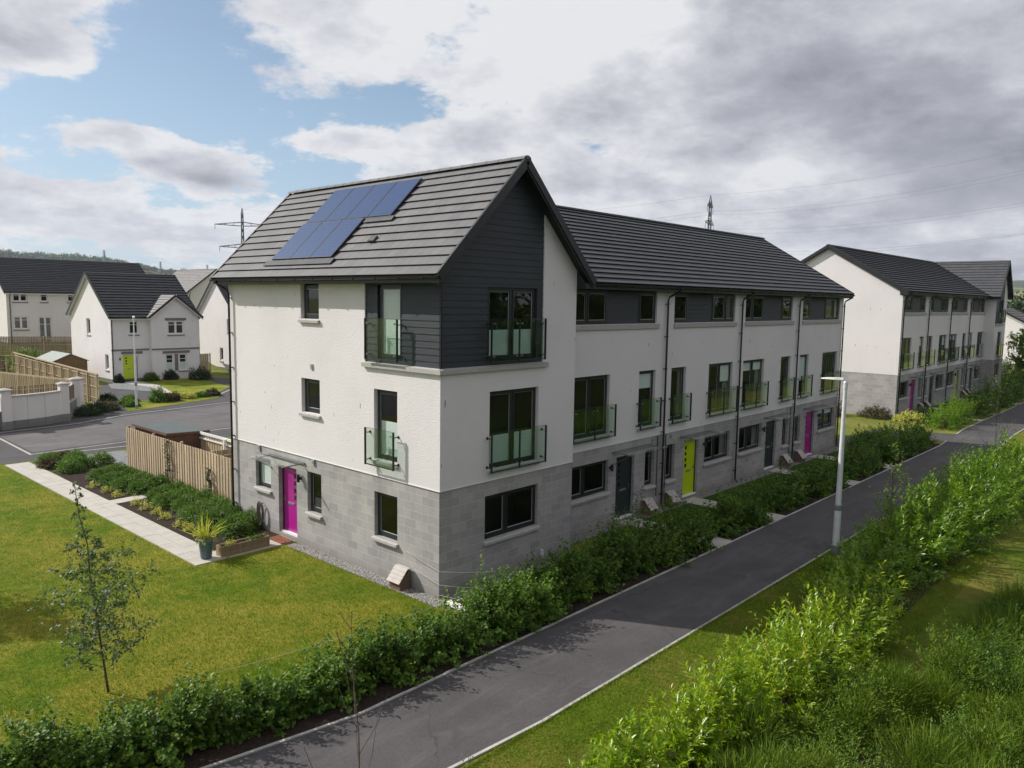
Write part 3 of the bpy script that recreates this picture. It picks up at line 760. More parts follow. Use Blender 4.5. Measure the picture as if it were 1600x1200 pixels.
def ridge(par, A, B, material, r=.12):
    A, B = Vector(A), Vector(B); n = max(1, int((B-A).length/.45)); mb = MB()
    t = (B-A).normalized(); side = t.cross(Vector((0, 0, 1))).normalized()
    for k in range(n):
        a = A.lerp(B, k/n); b = A.lerp(B, (k+1)/n+.01)
        ra, rb = r, r*.93
        for j in range(6):
            a0, a1 = math.pi*j/6, math.pi*(j+1)/6
            f = lambda P, rr, an: P+side*rr*math.cos(an)*1.15+Vector((0, 0, rr*math.sin(an)*.8-.02))
            mb.quad(f(a, ra, a0), f(a, ra, a1), f(b, rb, a1), f(b, rb, a0), uv=[(0, .5)]*4)
        mb.quad(*[a+side*ra*1.15*math.cos(math.pi*j/6)+Vector((0, 0, ra*math.sin(math.pi*j/6)*.8-.02)) for j in range(7)], uv=[(0, .5)]*7)
    return mb.build('ridge_tiles', material, par)
def gutter(par, A, B, out, r=.06):
    """half-round gutter from A to B, out = horizontal direction away from the wall"""
    A, B, out = Vector(A), Vector(B), Vector(out); mb = MB()
    for k in range(8):
        a0, a1 = math.pi*k/8, math.pi*(k+1)/8
        f = lambda P, an, rr: P+out*math.cos(an)*rr-Vector((0, 0, math.sin(an)*rr))
        mb.quad(f(A, a0, r), f(A, a1, r), f(B, a1, r), f(B, a0, r)); mb.quad(f(A, a0, r-.006), f(A, a1, r-.006), f(B, a1, r-.006), f(B, a0, r-.006))
    for P in (A, B): mb.quad(*[P+out*math.cos(math.pi*k/8)*r-Vector((0, 0, math.sin(math.pi*k/8)*r)) for k in range(9)])
    n = int((B-A).length/.9)
    for k in range(n):
        P = A.lerp(B, (k+.5)/n); t = (B-A).normalized()*.015
        mb.hull8([P-t-out*r+Vector((0, 0, -.06)), P+t-out*r+Vector((0, 0, -.06)), P+t+out*(r+.006)+Vector((0, 0, -.06)), P-t+out*(r+.006)+Vector((0, 0, -.06)),
                  P-t-out*r, P+t-out*r, P+t+out*(r+.008), P-t+out*(r+.008)])
    return mb.build('gutter', 'black_pipe', par)

H1, BAND0, BAND1, HE, HR, EAVE = 2.71, 5.56, 5.70, 7.76, 10.87, 7.87
def make_terrace(name, label, loc, wing_x, wing_w, x_first, n_house, end, doors, mirror_first=False, near=True):
    """three-storey terrace; local y=0 is the wing front, y=.8 the recessed front"""
    root = thing(name, label, 'terraced houses', loc)
    RY, L = .80, 10.24; Hw = 5.67
    S_main = mapper('S', RY)
    x0m, x1m = (wing_x+wing_w, end) if near else (0.0, wing_x)
    # collect openings on the main front
    ops = []; specs = []
    for i in range(n_house):
        hx = x_first+i*Hw
        mir = (i % 2 == 1)
        f = (lambda a, b, hx=hx, mir=mir: (hx+a, hx+b) if not mir else (hx+Hw-b, hx+Hw-a))
        a, b = f(.45, 5.10); specs.append(('rib', a, b, 6.64, HE-.05, mir, i)); ops.append((a, b, 6.64, HE))
        a, b = f(.45, 2.42); specs.append(('french2', a, b, 3.08, 5.03, mir, i)); ops.append((a, b, 3.08, 5.03))
        a, b = f(4.12, 5.15); specs.append(('french1', a, b, 3.08, 5.03, mir, i)); ops.append((a, b, 3.08, 5.03))
        a, b = f(.40, 2.50); specs.append(('gwin', a, b, 1.16, 2.23, mir, i)); ops.append((a, b, 1.16, 2.23))
        a, b = f(2.95, 4.02); specs.append(('door', a, b, .06, 2.22, mir, i)); ops.append((a, b, .06, 2.22))
        a, b = f(4.68, 5.28); specs.append(('gnar', a, b, .93, 2.24, mir, i)); ops.append((a, b, .93, 2.24))
    rw = MB(); bw = MB(); cl = MB()
    wall(bw, S_main, x0m, x1m, -.4, H1, ops, .22, .015)
    wall(rw, S_main, x0m, x1m, H1, HE, ops, .16)
    # end / rear walls
    end_x, far_x = (end, 0.0)
    Wn = mapper('N', L)
    xa, xb = (0.0, end) if near else (0.0, wing_x+wing_w)
    wall(bw, Wn, xa, xb, -.4, H1, (), .1, .015); wall(rw, Wn, xa, xb, H1, HE, ())
    mid = (RY+L)/2; oh = .38; msl = (HR-EAVE)/(mid-RY+oh)
    def gable(M, u0, u1, top, zt):
        zs = EAVE+oh*msl-.06; rw.quad(M(u0, 0, HE), M(u1, 0, HE), M(u1, 0, zs), M(lerp(u0, u1, .5), 0, zt), M(u0, 0, zs))
    if near:
        ME = mapper('E', end); wall(bw, ME, RY, L, -.4, H1, (), .1, .015); wall(rw, ME, RY, L, H1, HE); gable(ME, RY, L, mid, HR-.05)
    else:
        MW0 = mapper('W', 0.0); wall(bw, MW0, RY, L, -.4, H1, (), .1, .015); wall(rw, MW0, RY, L, H1, HE); gable(MW0, RY, L, mid, HR-.05)
    # ---- wing
    wx0, wx1 = wing_x, wing_x+wing_w
    SW = mapper('S', 0.0); wc = (wx0+wx1)/2
    k = wing_w/5.2
    gx = lambda v: wx0+v*k
    wops = [(gx(1.64), gx(3.52), 5.80, 7.68), (gx(1.70), gx(3.62), 2.98, 5.02), (gx(1.58), gx(3.68), 1.12, 2.30)]
    cx1 = gx(3.76)
    wall(bw, SW, wx0, wx1, -.4, H1, wops, .22, .015); wall(rw, SW, wx0, wx1, H1, BAND0+.02, wops, .16)
    wall(rw, SW, cx1, wx1, BAND0+.02, HE, (), .16)
    slope = (HR-EAVE)/(wing_w/2+oh)
    zt = lambda u: HR-.06-abs(u-wc)*slope
    rw.quad(SW(cx1, 0, HE), SW(wx1, 0, HE), SW(wx1, 0, zt(wx1)+.03), SW(cx1, 0, zt(cx1)))
    rw.quad(SW(cx1, 0, BAND0+.1), SW(cx1, .08, BAND0+.1), SW(cx1, .08, zt(cx1)), SW(cx1, 0, zt(cx1)))
    zc1 = zt(cx1)
    boards(cl, SW, BAND1-.02, HE, lambda z: wx0+.0, lambda z: cx1, wops[:1], d=.045)
    ul = lambda z: wx0+max(0, (z-(HR-.06-wing_w/2*slope))/slope)
    ur = lambda z: min(cx1, 2*wc-ul(z))
    nb = BAND1-.02
    kk = math.ceil((HE-nb)/.165)
    # gable boards above the eave line keep the same module
    boards(cl, SW, HE, zc1, ul, lambda z: cx1, (), d=.045); boards(cl, SW, zc1, HR-.08, ul, ur, (), d=.045)
    if near:
        MW = mapper('W', 0.0)
        lops = [(5.08, 6.0, 6.74, HE), (5.08, 6.02, 4.02, 5.02), (1.62, 2.58, 3.14, 5.0), (7.84, 8.76, 1.33, 2.30), (6.38, 7.40, .12, 2.24), (5.08, 5.80, 1.08, 2.28), (1.64, 2.60, 1.05, 2.26)]
        cops = [(1.50, 2.46, 5.80, HE-.06)]
        wall(bw, MW, 0.0, L, -.4, H1, lops, .22, .015); wall(rw, MW, 0.0, L, H1, BAND0+.02, lops, .16)
        wall(rw, MW, 2.96, L, BAND0+.02, HE, lops, .16)
        rw.quad(MW(2.96, 0, BAND1), MW(2.96, .10, BAND1), MW(2.96, .10, HE), MW(2.96, 0, HE))
        boards(cl, MW, BAND1-.02, HE, lambda z: 0.0, lambda z: 2.96, cops, d=.045)
        c_ = MB(); c_.box((.005, .005, BAND1-.02), (.05, .05, HE+.05)); c_.build('corner_trim', 'black_trim', root)
    else:
        ME = mapper('E', wx1); wall(bw, ME, 0.0, L, -.4, H1, (), .1, .015); wall(rw, ME, 0.0, L, H1, HE)
    # inner cheek of the wing beside the recessed front
    xin = wx1 if near else wx0
    MI = mapper('E' if near else 'W', xin)
    wall(bw, MI, 0.0, RY, -.4, H1, (), .1, .015); wall(rw, MI, 0.0, RY, H1, HE)
    rw.build('rendered_wall', 'render_white', root); bw.build('blockwork_base', 'blockwork', root); cl.build('cladding', 'cladding', root)
    # bell drip at the foot of the render
    bd = MB()
    ubox(bd, S_main, x0m, x1m, -.012, .016, H1-.02, H1-.0005); ubox(bd, SW, wx0-.012 if near else wx0, wx1, -.012, .016, H1-.02, H1-.0005)
    if near: ubox(bd, MW, 0, L, -.012, .016, H1-.022, H1-.0007)
    bd.build('drip_bead', 'white_trim', root)
    # stone band under the cladding
    st = MB()
    def band(M, a, b):
        n = max(1, round((b-a)/.9))
        for q in range(n):
            u0, u1 = lerp(a, b, q/n)+.0015, lerp(a, b, (q+1)/n)-.0015
            st.hull8([M(u0, -.085, BAND0), M(u1, -.085, BAND0), M(u1, .06, BAND0), M(u0, .06, BAND0), M(u0, -.085, BAND1-.03), M(u1, -.085, BAND1-.03), M(u1, .06, BAND1), M(u0, .06, BAND1)])
    band(SW, wx0+.0 if near else wx0, gx(3.93))
    if near:
        band(MW, .0, 3.02)
        st.box((-.085, -.085, BAND0), (-.0015, -.0015, BAND1-.03))
    st.build('stone_band', 'cast_stone', root)
    # ---- wing windows
    window(root, SW, *wops[0], leaves=(1, 1.0), sill=False, blind=(0, .40)); balcony(root, SW, gx(1.57), gx(3.66), 5.80, 6.88, 2)
    window(root, SW, *wops[1], leaves=(1, 1), blind=((0, .40), (0, .40)) if near else None, silld=.05); balcony(root, SW, gx(1.62), gx(3.76), 2.96, 3.96, 2)
    window(root, SW, *wops[2], leaves=(1, 1.45), curtain=not near)
    if near:
        window(root, MW, *lops[0][:3], HE-.06, inset=.12)
        window(root, MW, *lops[1], inset=.12)
        window(root, MW, *lops[2], blind=(0, .55), inset=.12, silld=.05); balcony(root, MW, 1.57, 2.74, 3.02, 3.98, 1)
        window(root, MW, *cops[0], blind=(0, 1), sill=False, inset=.10); balcony(root, MW, 1.42, 2.72, 5.80, 6.84, 1)
        window(root, MW, *lops[3], blind=(0, .9), inset=.13); window(root, MW, *lops[5], inset=.13); window(root, MW, *lops[6], inset=.13)
        door(root, MW, *lops[4], 'door_magenta', lights_side=-1, inset=.17)
        canopy(root, MW, 5.9, 7.9, 2.50)
        wall_light(root, MW, 6.12, 2.02)
        vent(root, MW, 5.45, 5.38); vent(root, MW, 8.48, 2.60); vent(root, MW, 5.44, 2.60)
        pl = MB(); pl.box((3.80, -.07, .22), (3.90, 0, .38)); pl.tube([(3.85, -.05, .22), (3.85, -.05, -.02)], .03, 8); pl.build('meter_pipe', 'galvanised', root)
    # ---- main windows
    for kind, a, b, z0, z1, mir, i in specs:
        if kind == 'rib':
            wid = [(0, 1.82), (3.60, 4.65)]
            segs = [(a+p, a+q) for p, q in wid] if not mir else [(b-q, b-p) for p, q in wid][::-1]
            big = 0 if not mir else 1
            for j, (p, q) in enumerate(segs):
                window(root, S_main, p, q, z0, z1, leaves=((1, 1.5) if not mir else (1.5, 1)) if j == big else (1.0,), sill=False, inset=.07, curtain=(i % 2 == 1 and j == big), transom=None)
            cb = MB(); boards(cb, S_main, z0, z1, lambda z: segs[0][1], lambda z: segs[1][0], (), d=.085, bh=.16); cb.build('cladding', 'cladding', root)
            sl = MB(); sl.hull8([S_main(a-.02, -.06, z0-.17), S_main(b+.12, -.06, z0-.17), S_main(b+.12, .1, z0-.17), S_main(a-.02, .1, z0-.17), S_main(a-.02, -.06, z0-.02), S_main(b+.12, -.06, z0-.02), S_main(b+.12, .1, z0-.001), S_main(a-.02, .1, z0-.001)])
            sl.build('sill', 'cast_stone', root, bevel=.006)
        elif kind == 'french2':
            window(root, S_main, a, b, z0, z1, leaves=(1, 1), inset=.10, curtain=(i % 3 != 0), blind=(((0, 0), (.62, 1)) if i == 1 else ((.80, 1), (.80, 1)) if i == 2 else None), silld=.05); balcony(root, S_main, a-.08, b+.14, z0-.04, z0+.98, 2)
        elif kind == 'french1':
            window(root, S_main, a, b, z0, z1, inset=.10, silld=.05, blind=((.7, 1) if i == 0 else (.35, 1) if i == 3 else None), curtain=(i == 1)); balcony(root, S_main, a-.08, b+.14, z0-.02, z0+.98, 1)
        elif kind == 'gwin': window(root, S_main, a, b, z0, z1, leaves=(1, 1.45) if not mir else (1, 1.3), inset=.13, curtain=(i in (1, 2)), blind=((.72, 1) if i == 3 else None))
        elif kind == 'gnar': window(root, S_main, a, b, z0, z1, inset=.14)
        elif kind == 'door':
            door(root, S_main, a, b, z0, z1, doors[i], lights_side=-1, inset=.14)
            ca, cb_ = (a-.25, b+.95) if not mir else (a-.35, b+.85)
            canopy(root, S_main, ca, cb_, 2.44)
            lu = a-.38 if not mir else b+.35
            wall_light(root, S_main, lu, 1.95)
            vent(root, S_main, b+1.1 if not mir else a-1.0, 2.55)
    # ---- roofs
    wrows = 13 if near else 13
    half = wing_w/2
    wy0, wy1 = -.36, L+.32
    upx = half+oh; eave_z = HR-upx*slope
    roof_slope(root, 'roof_slope', (wx0-oh, wy0, eave_z), (wx0-oh, wy1, eave_z), (upx, 0, upx*slope), wrows, 'roof_tile' if near else 'roof_tile_dark', verge=(True, True))  # far wing slope takes the dark tile: cloud shade put into its colour
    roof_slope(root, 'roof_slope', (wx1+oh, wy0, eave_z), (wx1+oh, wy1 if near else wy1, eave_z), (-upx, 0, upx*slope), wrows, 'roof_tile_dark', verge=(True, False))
    ridge(root, (wc, wy0-.01, HR+.06), (wc, wy1, HR+.06), 'roof_tile')
    upy = mid-RY+oh; me_z = HR-upy*msl
    ma, mb_ = (wc+.12, end+.22) if near else (-.22, wc-.12)
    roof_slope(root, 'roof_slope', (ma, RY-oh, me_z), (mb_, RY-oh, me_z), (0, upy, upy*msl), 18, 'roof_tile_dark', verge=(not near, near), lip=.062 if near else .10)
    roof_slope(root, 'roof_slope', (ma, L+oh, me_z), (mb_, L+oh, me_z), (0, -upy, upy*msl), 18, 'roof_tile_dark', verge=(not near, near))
    ridge(root, (ma, mid, HR+.06), (mb_, mid, HR+.06), 'roof_tile_dark')
    # fascia, soffit, barge boards
    tr_ = MB()
    xo = x1m if near else x0m
    fa0, fa1 = (wx1, end+.2) if near else (-.2, wx0)
    tr_.box((fa0, RY-oh+.02, me_z-.14), (fa1, RY-oh+.05, me_z+.03)); tr_.box((fa0, RY-oh+.05, me_z-.135), (fa1, RY-.003, me_z-.115))
    tr_.box((wx0-oh+.02, wy0+.03, eave_z-.14), (wx0-oh+.05, wy1-.03, eave_z+.02)); tr_.box((wx0-oh+.05, wy0+.03, eave_z-.135), (wx0-.003, wy1-.03, eave_z-.115))
    # inside of the boxed eave behind the fascia
    tr_.box((wx0-.03, .001, eave_z-.13), (wx0-.004, wy1-.4, HE-.03)); tr_.box((fa0, RY-.03, me_z-.13), (fa1-.21, RY-.004, HE-.03))
    def barge(P, up, outv, w=.20, t=.03):
        P, up, outv = Vector(P), Vector(up), Vector(outv)
        q = [P, P+up, P+up-Vector((0, 0, w)), P-Vector((0, 0, w))]
        o2 = [p+outv*t for p in q]
        tr_.hull8([q[3], q[2], o2[2], o2[3], q[0], q[1], o2[1], o2[0]])
    barge((wx0-oh, wy0+.01, eave_z+.02), (upx, 0, upx*slope), (0, 1, 0), .22); barge((wx1+oh, wy0+.01, eave_z+.02), (-upx, 0, upx*slope), (0, 1, 0), .22)
    # box ends (kneelers) of the wing eaves
    for sx, xa_ in ((-1, wx0), (1, wx1)):
        a_, b_ = sorted((xa_+sx*oh*.98, xa_-sx*.0)); zt_ = eave_z+.0
        tr_.hull8([(a_, wy0+.045, eave_z-.15), (b_, wy0+.045, eave_z-.15), (b_, -.02, eave_z-.15), (a_, -.02, eave_z-.15),
                   (a_, wy0+.045, eave_z+(.0 if sx < 0 else oh*slope)-(0 if sx < 0 else oh*slope)), (b_, wy0+.045, eave_z+(oh*slope-.04 if sx < 0 else 0)), (b_, -.02, eave_z+(oh*slope-.04 if sx < 0 else 0)), (a_, -.02, eave_z+(0 if sx < 0 else oh*slope-.04))])
    ge = end+.22 if near else -.22
    go = (-1, 0, 0) if near else (1, 0, 0)
    barge((ge+go[0]*.01, RY-oh, me_z+.02), (0, upy, upy*msl), go, .20); barge((ge+go[0]*.01, L+oh, me_z+.02), (0, -upy, upy*msl), go, .20)
    # sloping soffits between gable and barge board
    def soff(P, up, depthv, drop=.03):
        P, up, dv = Vector(P), Vector(up), Vector(depthv)
        q = [P, P+up, P+up+dv, P+dv]; z = Vector((0, 0, drop))
        tr_.hull8([p-z*2 for p in q]+[p-z for p in q])
    soff((wx0-oh*.9, wy0+.04, eave_z+.02+oh*.1*slope), (upx-oh*.1, 0, (upx-oh*.1)*slope), (0, -wy0-.03, 0)); soff((wx1+oh*.9, wy0+.04, eave_z+.02+oh*.1*slope), (-upx+oh*.1, 0, (upx-oh*.1)*slope), (0, -wy0-.03, 0))
    # boxed eave end of the main roof at its gable
    tr_.box((ge-.03 if not near else end+.003, RY-oh+.05, me_z-.16), (-.003 if not near else ge-.01, RY+.12, me_z+.10))
    tr_.build('fascia', 'black_trim', root)
    gutter(root, (wx0-oh-.05, wy0, eave_z+.01), (wx0-oh-.05, wy1, eave_z+.01), (-1, 0, 0))
    gutter(root, (fa0+.05, RY-oh-.05, me_z+.01), (fa1, RY-oh-.05, me_z+.01), (0, -1, 0))
    # ---- rainwater pipes
    for i in range(n_house if near else n_house):
        xx = (x_first+Hw*(i+1) if i < n_house-1 or not near else end-.09) if near else (.12 if i == 0 else Hw*i)
        downpipe(root, S_main, xx, me_z-.02, .02, swan=.42, du=-.22 if (near and i == n_house-1) else -.30)
    if near: downpipe(root, MW, L-.18, eave_z-.02, .05, swan=.40, du=-.30)
    # thin pipes beside the narrow windows
    for i in range(0, n_house, 2):
        hx = x_first+Hw*(i+1); t_ = MB()
        for dx in (-.28, .26) if i == 0 else (-.28,): t_.tube([S_main(hx+dx, -.03, H1-.05), S_main(hx+dx, -.03, .5)], .018, 6)
        t_.build('waste_pipe', 'black_pipe', root)
    if near:
        # photovoltaic panels on the sunny slope
        sl_up = Vector((1, 0, slope)).normalized(); N = Vector((-slope, 0, 1)).normalized()
        def on(xx, y, h): return Vector((xx, y, HR-(wc-xx)*slope))+N*h
        for xa_, xb_, y0, y1, n in ((1.258, 2.36, 3.30, 7.48, 4), (.11, 1.242, 4.46, 7.56, 3)):
            for q in range(n):
                ya, yb = lerp(y0, y1, q/n)+.012, lerp(y0, y1, (q+1)/n)-.012
                fr_ = MB(); P = [on(xa_, ya, .16), on(xb_, ya, .16), on(xb_, yb, .16), on(xa_, yb, .16)]
                fr_.hull8([p-N*.05 for p in P]+P); pf = fr_.build('solar_panel', 'black_trim', root)
                ce = MB(); e = .018; Ls = (P[1]-P[0]).length
                u_ = (P[1]-P[0]).normalized()*e; v_ = Vector((0, 1, 0))*e
                ce.quad(P[0]+u_+v_+N*.003, P[1]-u_+v_+N*.003, P[2]-u_-v_+N*.003, P[3]+u_-v_+N*.003, uv=[(0, 0), (Ls, 0), (Ls, yb-ya), (0, yb-ya)])
                ce.build('solar_cells', 'solar_cell', pf)
        fl = MB()
        for xa_, xb_, y0, y1 in ((-.06, .09, 4.3, 7.8), (1.12, 1.25, 3.15, 4.40)):
            P = [on(xa_, y0, .130), on(xb_, y0, .130), on(xb_, y1, .130), on(xa_, y1, .130)]; fl.hull8([p-N*.02 for p in P]+P)
        P = [on(1.232, 3.3, .135), on(1.266, 3.3, .135), on(1.266, 7.5, .135), on(1.232, 7.5, .135)]; fl.hull8([p-N*.02 for p in P]+P)
        fl.build('roof_flashing', 'roof_tile_dark', root)
        vt = MB(); P = [on(.52, 3.14, .15), on(.66, 3.14, .15), on(.66, 3.40, .15), on(.52, 3.40, .15)]; vt.hull8([p-N*.06 for p in P]+P); vt.build('vent_tile', 'roof_tile_dark', root)
    return root
make_terrace('terraced_houses', 'nearest white and grey three-storey terrace with solar panels and a dark clad front gable', (0, 0, 0), 0.0, 5.2, 5.65, 4, 28.33, ['door_slate', 'door_lime', 'door_slate', 'door_magenta'], near=True)
make_terrace('terraced_houses', 'second three-storey terrace further along the path with a plain white gable end', (39.69, .47, .33), 22.2, 4.1, 0.0, 4, 26.3, ['door_magenta', 'door_slate', 'door_lime', 'door_slate'], near=False)

# ================================================================== FOLIAGE KIT
def unit(v): return v/np.maximum(np.linalg.norm(v, axis=-1, keepdims=True), 1e-9)
def leaves_mesh(P, D, Nn, ln, wd, fold=.16):
    """one pointed, slightly folded leaf (2 tris x 2) per row: base P, direction D, face normal Nn"""
    D = unit(D); S_ = unit(np.cross(D, Nn)); N2 = np.cross(S_, D)
    ln = np.asarray(ln)[:, None]*np.ones((len(P), 1)) if np.ndim(ln) else np.full((len(P), 1), ln)
    wd = np.asarray(wd)[:, None] if np.ndim(wd) else np.full((len(P), 1), wd)
    a = P; t = P+D*ln-N2*ln*.12
    m = P+D*ln*.48
    l = m-S_*wd*.5+N2*wd*fold; r = m+S_*wd*.5+N2*wd*fold
    V = np.stack([a, l, t, r], 1).reshape(-1, 3)
    n = len(P); i = np.arange(n)[:, None]*4
    Q = np.concatenate([i+np.array([[0, 3, 2]]), i+np.array([[0, 2, 1]])], 1).reshape(-1, 3)
    return V, Q
def blades_mesh(P, D, ln, wd, bend=.25):
    """narrow upright blades: base P, direction D, one kink"""
    n = len(P); D = unit(D); s = unit(np.cross(D, rng.normal(size=(n, 3)))); side = unit(np.cross(D, s))
    ln = np.asarray(ln).reshape(-1, 1)*np.ones((n, 1)); w = np.asarray(wd).reshape(-1, 1)*np.ones((n, 1))
    m = P+D*ln*.55+side*ln*bend*.15; t = P+D*ln+side*ln*bend
    V = np.stack([P-s*w*.5, P+s*w*.5, m+s*w*.35, m-s*w*.35, t], 1).reshape(-1, 3)
    i = np.arange(n)[:, None]*5
    Q = np.concatenate([i+np.array([[0, 1, 2]]), i+np.array([[0, 2, 3]]), i+np.array([[3, 2, 4]])], 1).reshape(-1, 3)
    return V, Q
def shoots(base, tip, k, ln, wd, spread=.9, start=.3, jitter=.0, whorl=False, sag=.0):
    """k leaves along each shoot base->tip"""
    n = len(base); t = np.linspace(start, 1.0, k)[None, :, None]*np.ones((n, 1, 1)); t = t+rng.uniform(-.5, .5, t.shape)*(1-start)/k
    ax = (tip-base)[:, None, :]
    P = base[:, None, :]+ax*t; P[..., 2] -= (np.linalg.norm(ax, axis=-1, keepdims=True)*sag*t*t)[..., 0]
    P = P+rng.normal(size=P.shape)*jitter
    a = unit(ax)*np.ones_like(P); rnd = unit(rng.normal(size=P.shape)); perp = unit(rnd-a*(rnd*a).sum(-1, keepdims=True))
    tt = np.clip(t, 0, 1)
    D = a*(1-spread*.55*(1-tt*.5))+perp*spread
    Nn = a*.7+np.array([0, 0, .8])+unit(rng.normal(size=P.shape))*.5-perp*.2
    sz = rng.uniform(.65, 1.15, (n, k))*(1-.25*(tt[..., 0] > .93))
    return leaves_mesh(P.reshape(-1, 3), D.reshape(-1, 3), Nn.reshape(-1, 3), (sz*ln).ravel(), (sz*wd).ravel())
def join(parts):
    Vs, Qs, o = [], [], 0
    for V, Q in parts: Vs.append(V); Qs.append(Q+o); o += len(V)
    return np.concatenate(Vs), np.concatenate(Qs)
def bush_parts(c, rx, ry, h, n, k, ln, wd, up=.5, spread=.9, rough=.25, jit=.02, sag=0.0, leaders=0):
    """shoots growing out of a low core to a lumpy dome; c = base centre"""
    c = np.array(c, float)
    d = unit(rng.normal(size=(n, 3))+np.array([0, 0, .35])); d[:, 2] = np.abs(d[:, 2])*.9+.02
    r = 1+rough*(rng.uniform(-1, 1, n)+.5*np.sin(d[:, 0]*7+c[0]*3)+.5*np.sin(d[:, 1]*8+c[1]*5))
    tip = c+d*np.array([rx, ry, h])*r[:, None]
    inner = rng.uniform(.35, .8, n)[:, None]
    base = c+d*np.array([rx, ry, h])*inner*r[:, None]; base[:, 2] -= up*.25*h*rng.uniform(0, 1, n); base[:, 2] = np.maximum(base[:, 2], c[2]+.03)
    out = shoots(base, tip, k, ln, wd, spread, .1, jit, sag=sag)
    if leaders:
        m = leaders; an = rng.uniform(0, 6.28, m); q = rng.uniform(0, .6, m)
        b_ = c+np.stack([rx*q*np.cos(an), ry*q*np.sin(an), np.full(m, h*.75)], 1); t_ = b_+np.stack([.12*np.cos(an), .12*np.sin(an), h*rng.uniform(.28, .55, m)], 1)
        out = join([out, shoots(b_, t_, k+3, ln*.95, wd, spread, .15)])
    return out
def stems(par, c, rx, ry, h, n, mat_='twig', r=.008, name='stems'):
    mb = MB()
    for _ in range(n):
        a = random.uniform(0, 6.28); q = random.uniform(.2, .9)
        p0 = Vector((c[0]+random.uniform(-.12, .12)*rx*2, c[1]+random.uniform(-.12, .12)*ry*2, c[2]))
        p2 = Vector((c[0]+rx*q*math.cos(a), c[1]+ry*q*math.sin(a), c[2]+h*random.uniform(.6, .95)))
        p1 = p0.lerp(p2, .5)+Vector((random.uniform(-.08, .08), random.uniform(-.08, .08), .05))
        mb.tube([p0, p1, p2], [r, r*.8, r*.4], 4)
    return mb.build(name, mat_, par)
def shrub(name, label, cat, c, rx, ry, h, n, k, ln, wd, material, group=None, nst=7, foliage='foliage', **kw):
    root = thing(name, label, cat, c, 0, group)
    V, Q = bush_parts((0, 0, 0), rx, ry, h, n, k, ln, wd, **kw)
    np_mesh(foliage, V, Q, material, root); stems(root, (0, 0, 0), rx, ry, h, nst)
    return root
def hedge(label, path, w, h, dens, k, ln, wd, material='beech_leaf', cat='hedge', rough=.3, gap=.55, group='beech hedge sections along the footpath'):
    """a run of neighbouring bushes that reads as one hedge section"""
    c0 = path[0]; root = thing('hedge', label, cat, (c0[0], c0[1], gz(*c0)), 0, group)
    parts = []; st = []
    for a, b in zip(path, path[1:]):
        L = math.dist(a, b); n = max(1, round(L/gap))
        for i in range(n):
            t = (i+.5)/n; x = lerp(a[0], b[0], t)+random.uniform(-.12, .12)-c0[0]; y = lerp(a[1], b[1], t)+random.uniform(-.14, .14)-c0[1]
            big = random.random() < .25; hh = h*random.uniform(.60, 1.08)*(1.25 if big else 1); ww = w*.5*random.uniform(.75, 1.2)
            parts.append(bush_parts((x, y, 0), gap*.74*random.uniform(.75, 1.15), ww, hh, int(dens*random.uniform(.75, 1.15)), k, ln, wd, rough=rough, up=.4))
            # a few long whippy shoots above the top
            m = random.randint(1, 4); an = rng.uniform(0, 6.28, m)
            b_ = np.stack([x+.2*np.cos(an), y+.2*np.sin(an), np.full(m, hh*.7)], 1); t_ = b_+np.stack([.22*np.cos(an), .22*np.sin(an), np.full(m, hh*random.uniform(.35, .6))], 1)
            parts.append(shoots(b_, t_, 9, ln*.9, wd*.9, .9, .3)); st.append((x, y, hh, ww))
    V, Q = join(parts); np_mesh('foliage', V, Q, material, root)
    mb = MB()
    for x, y, hh, ww in st:
        for _ in range(4):
            a = random.uniform(0, 6.28); p0 = Vector((x+random.uniform(-.08, .08), y+random.uniform(-.08, .08), 0)); p2 = Vector((x+ww*.6*math.cos(a), y+ww*.6*math.sin(a), hh*.8))
            mb.tube([p0, p0.lerp(p2, .5)+Vector((0, 0, .08)), p2], [.012, .009, .005], 4)
    mb.build('stems', 'twig', root)
    return root

# ---- hedge along the house side of the footpath
hedge('leafy hedge along the lawn edge in the bottom left corner, sparse and open', [(-12.6, .25), (-10.6, -.55), (-9.0, -1.35), (-7.4, -1.75)], 1.2, 1.0, 230, 15, .085, .066, gap=.62, rough=.42)
hedge('leafy hedge between the side lawn and the footpath, up to the white planks', [(-7.4, -1.75), (-5.6, -2.0), (-3.4, -2.15), (-1.2, -2.15)], 1.15, .95, 210, 15, .085, .066, gap=.62, rough=.42)
hedge('tall sunlit hedge section in front of the clad corner house', [(-.9, -2.15), (1.6, -2.1), (3.6, -2.05)], 1.45, 1.25, 260, 14, .088, .070, gap=.5, rough=.35)
hedge('dark hedge section in front of the first grey front door', [(3.6, -2.05), (8.6, -2.15)], 1.45, 1.15, 180, 13, .092, .074, gap=.5, rough=.35)
hedge('dark hedge section between the paths to the first grey door and the lime door', [(9.8, -2.1), (12.6, -2.2)], 1.4, 1.15, 140, 12, .098, .078, gap=.5)
hedge('dark hedge section between the paths to the lime door and the second grey door', [(13.8, -2.1), (20.0, -2.2)], 1.4, 1.15, 110, 11, .11, .085, gap=.55)
hedge('dark hedge section between the second grey door path and the magenta door path', [(21.2, -2.1), (24.6, -2.2)], 1.4, 1.2, 90, 10, .12, .09, gap=.55)
hedge('last dark hedge section of the near terrace, by the side path', [(25.8, -2.1), (33.2, -2.1)], 1.4, 1.25, 80, 10, .13, .095, gap=.6)
hedge('sunlit hedge section by the kerb in front of the far terrace gable', [(37.2, -2.0), (42.0, -2.0)], 1.7, 1.6, 90, 10, .12, .08, material='laurel_leaf_green', gap=.6)
hedge('hedge section in front of the middle doors of the far terrace', [(43.6, -2.0), (53.8, -2.0)], 1.8, 1.7, 50, 9, .16, .11, gap=.7)
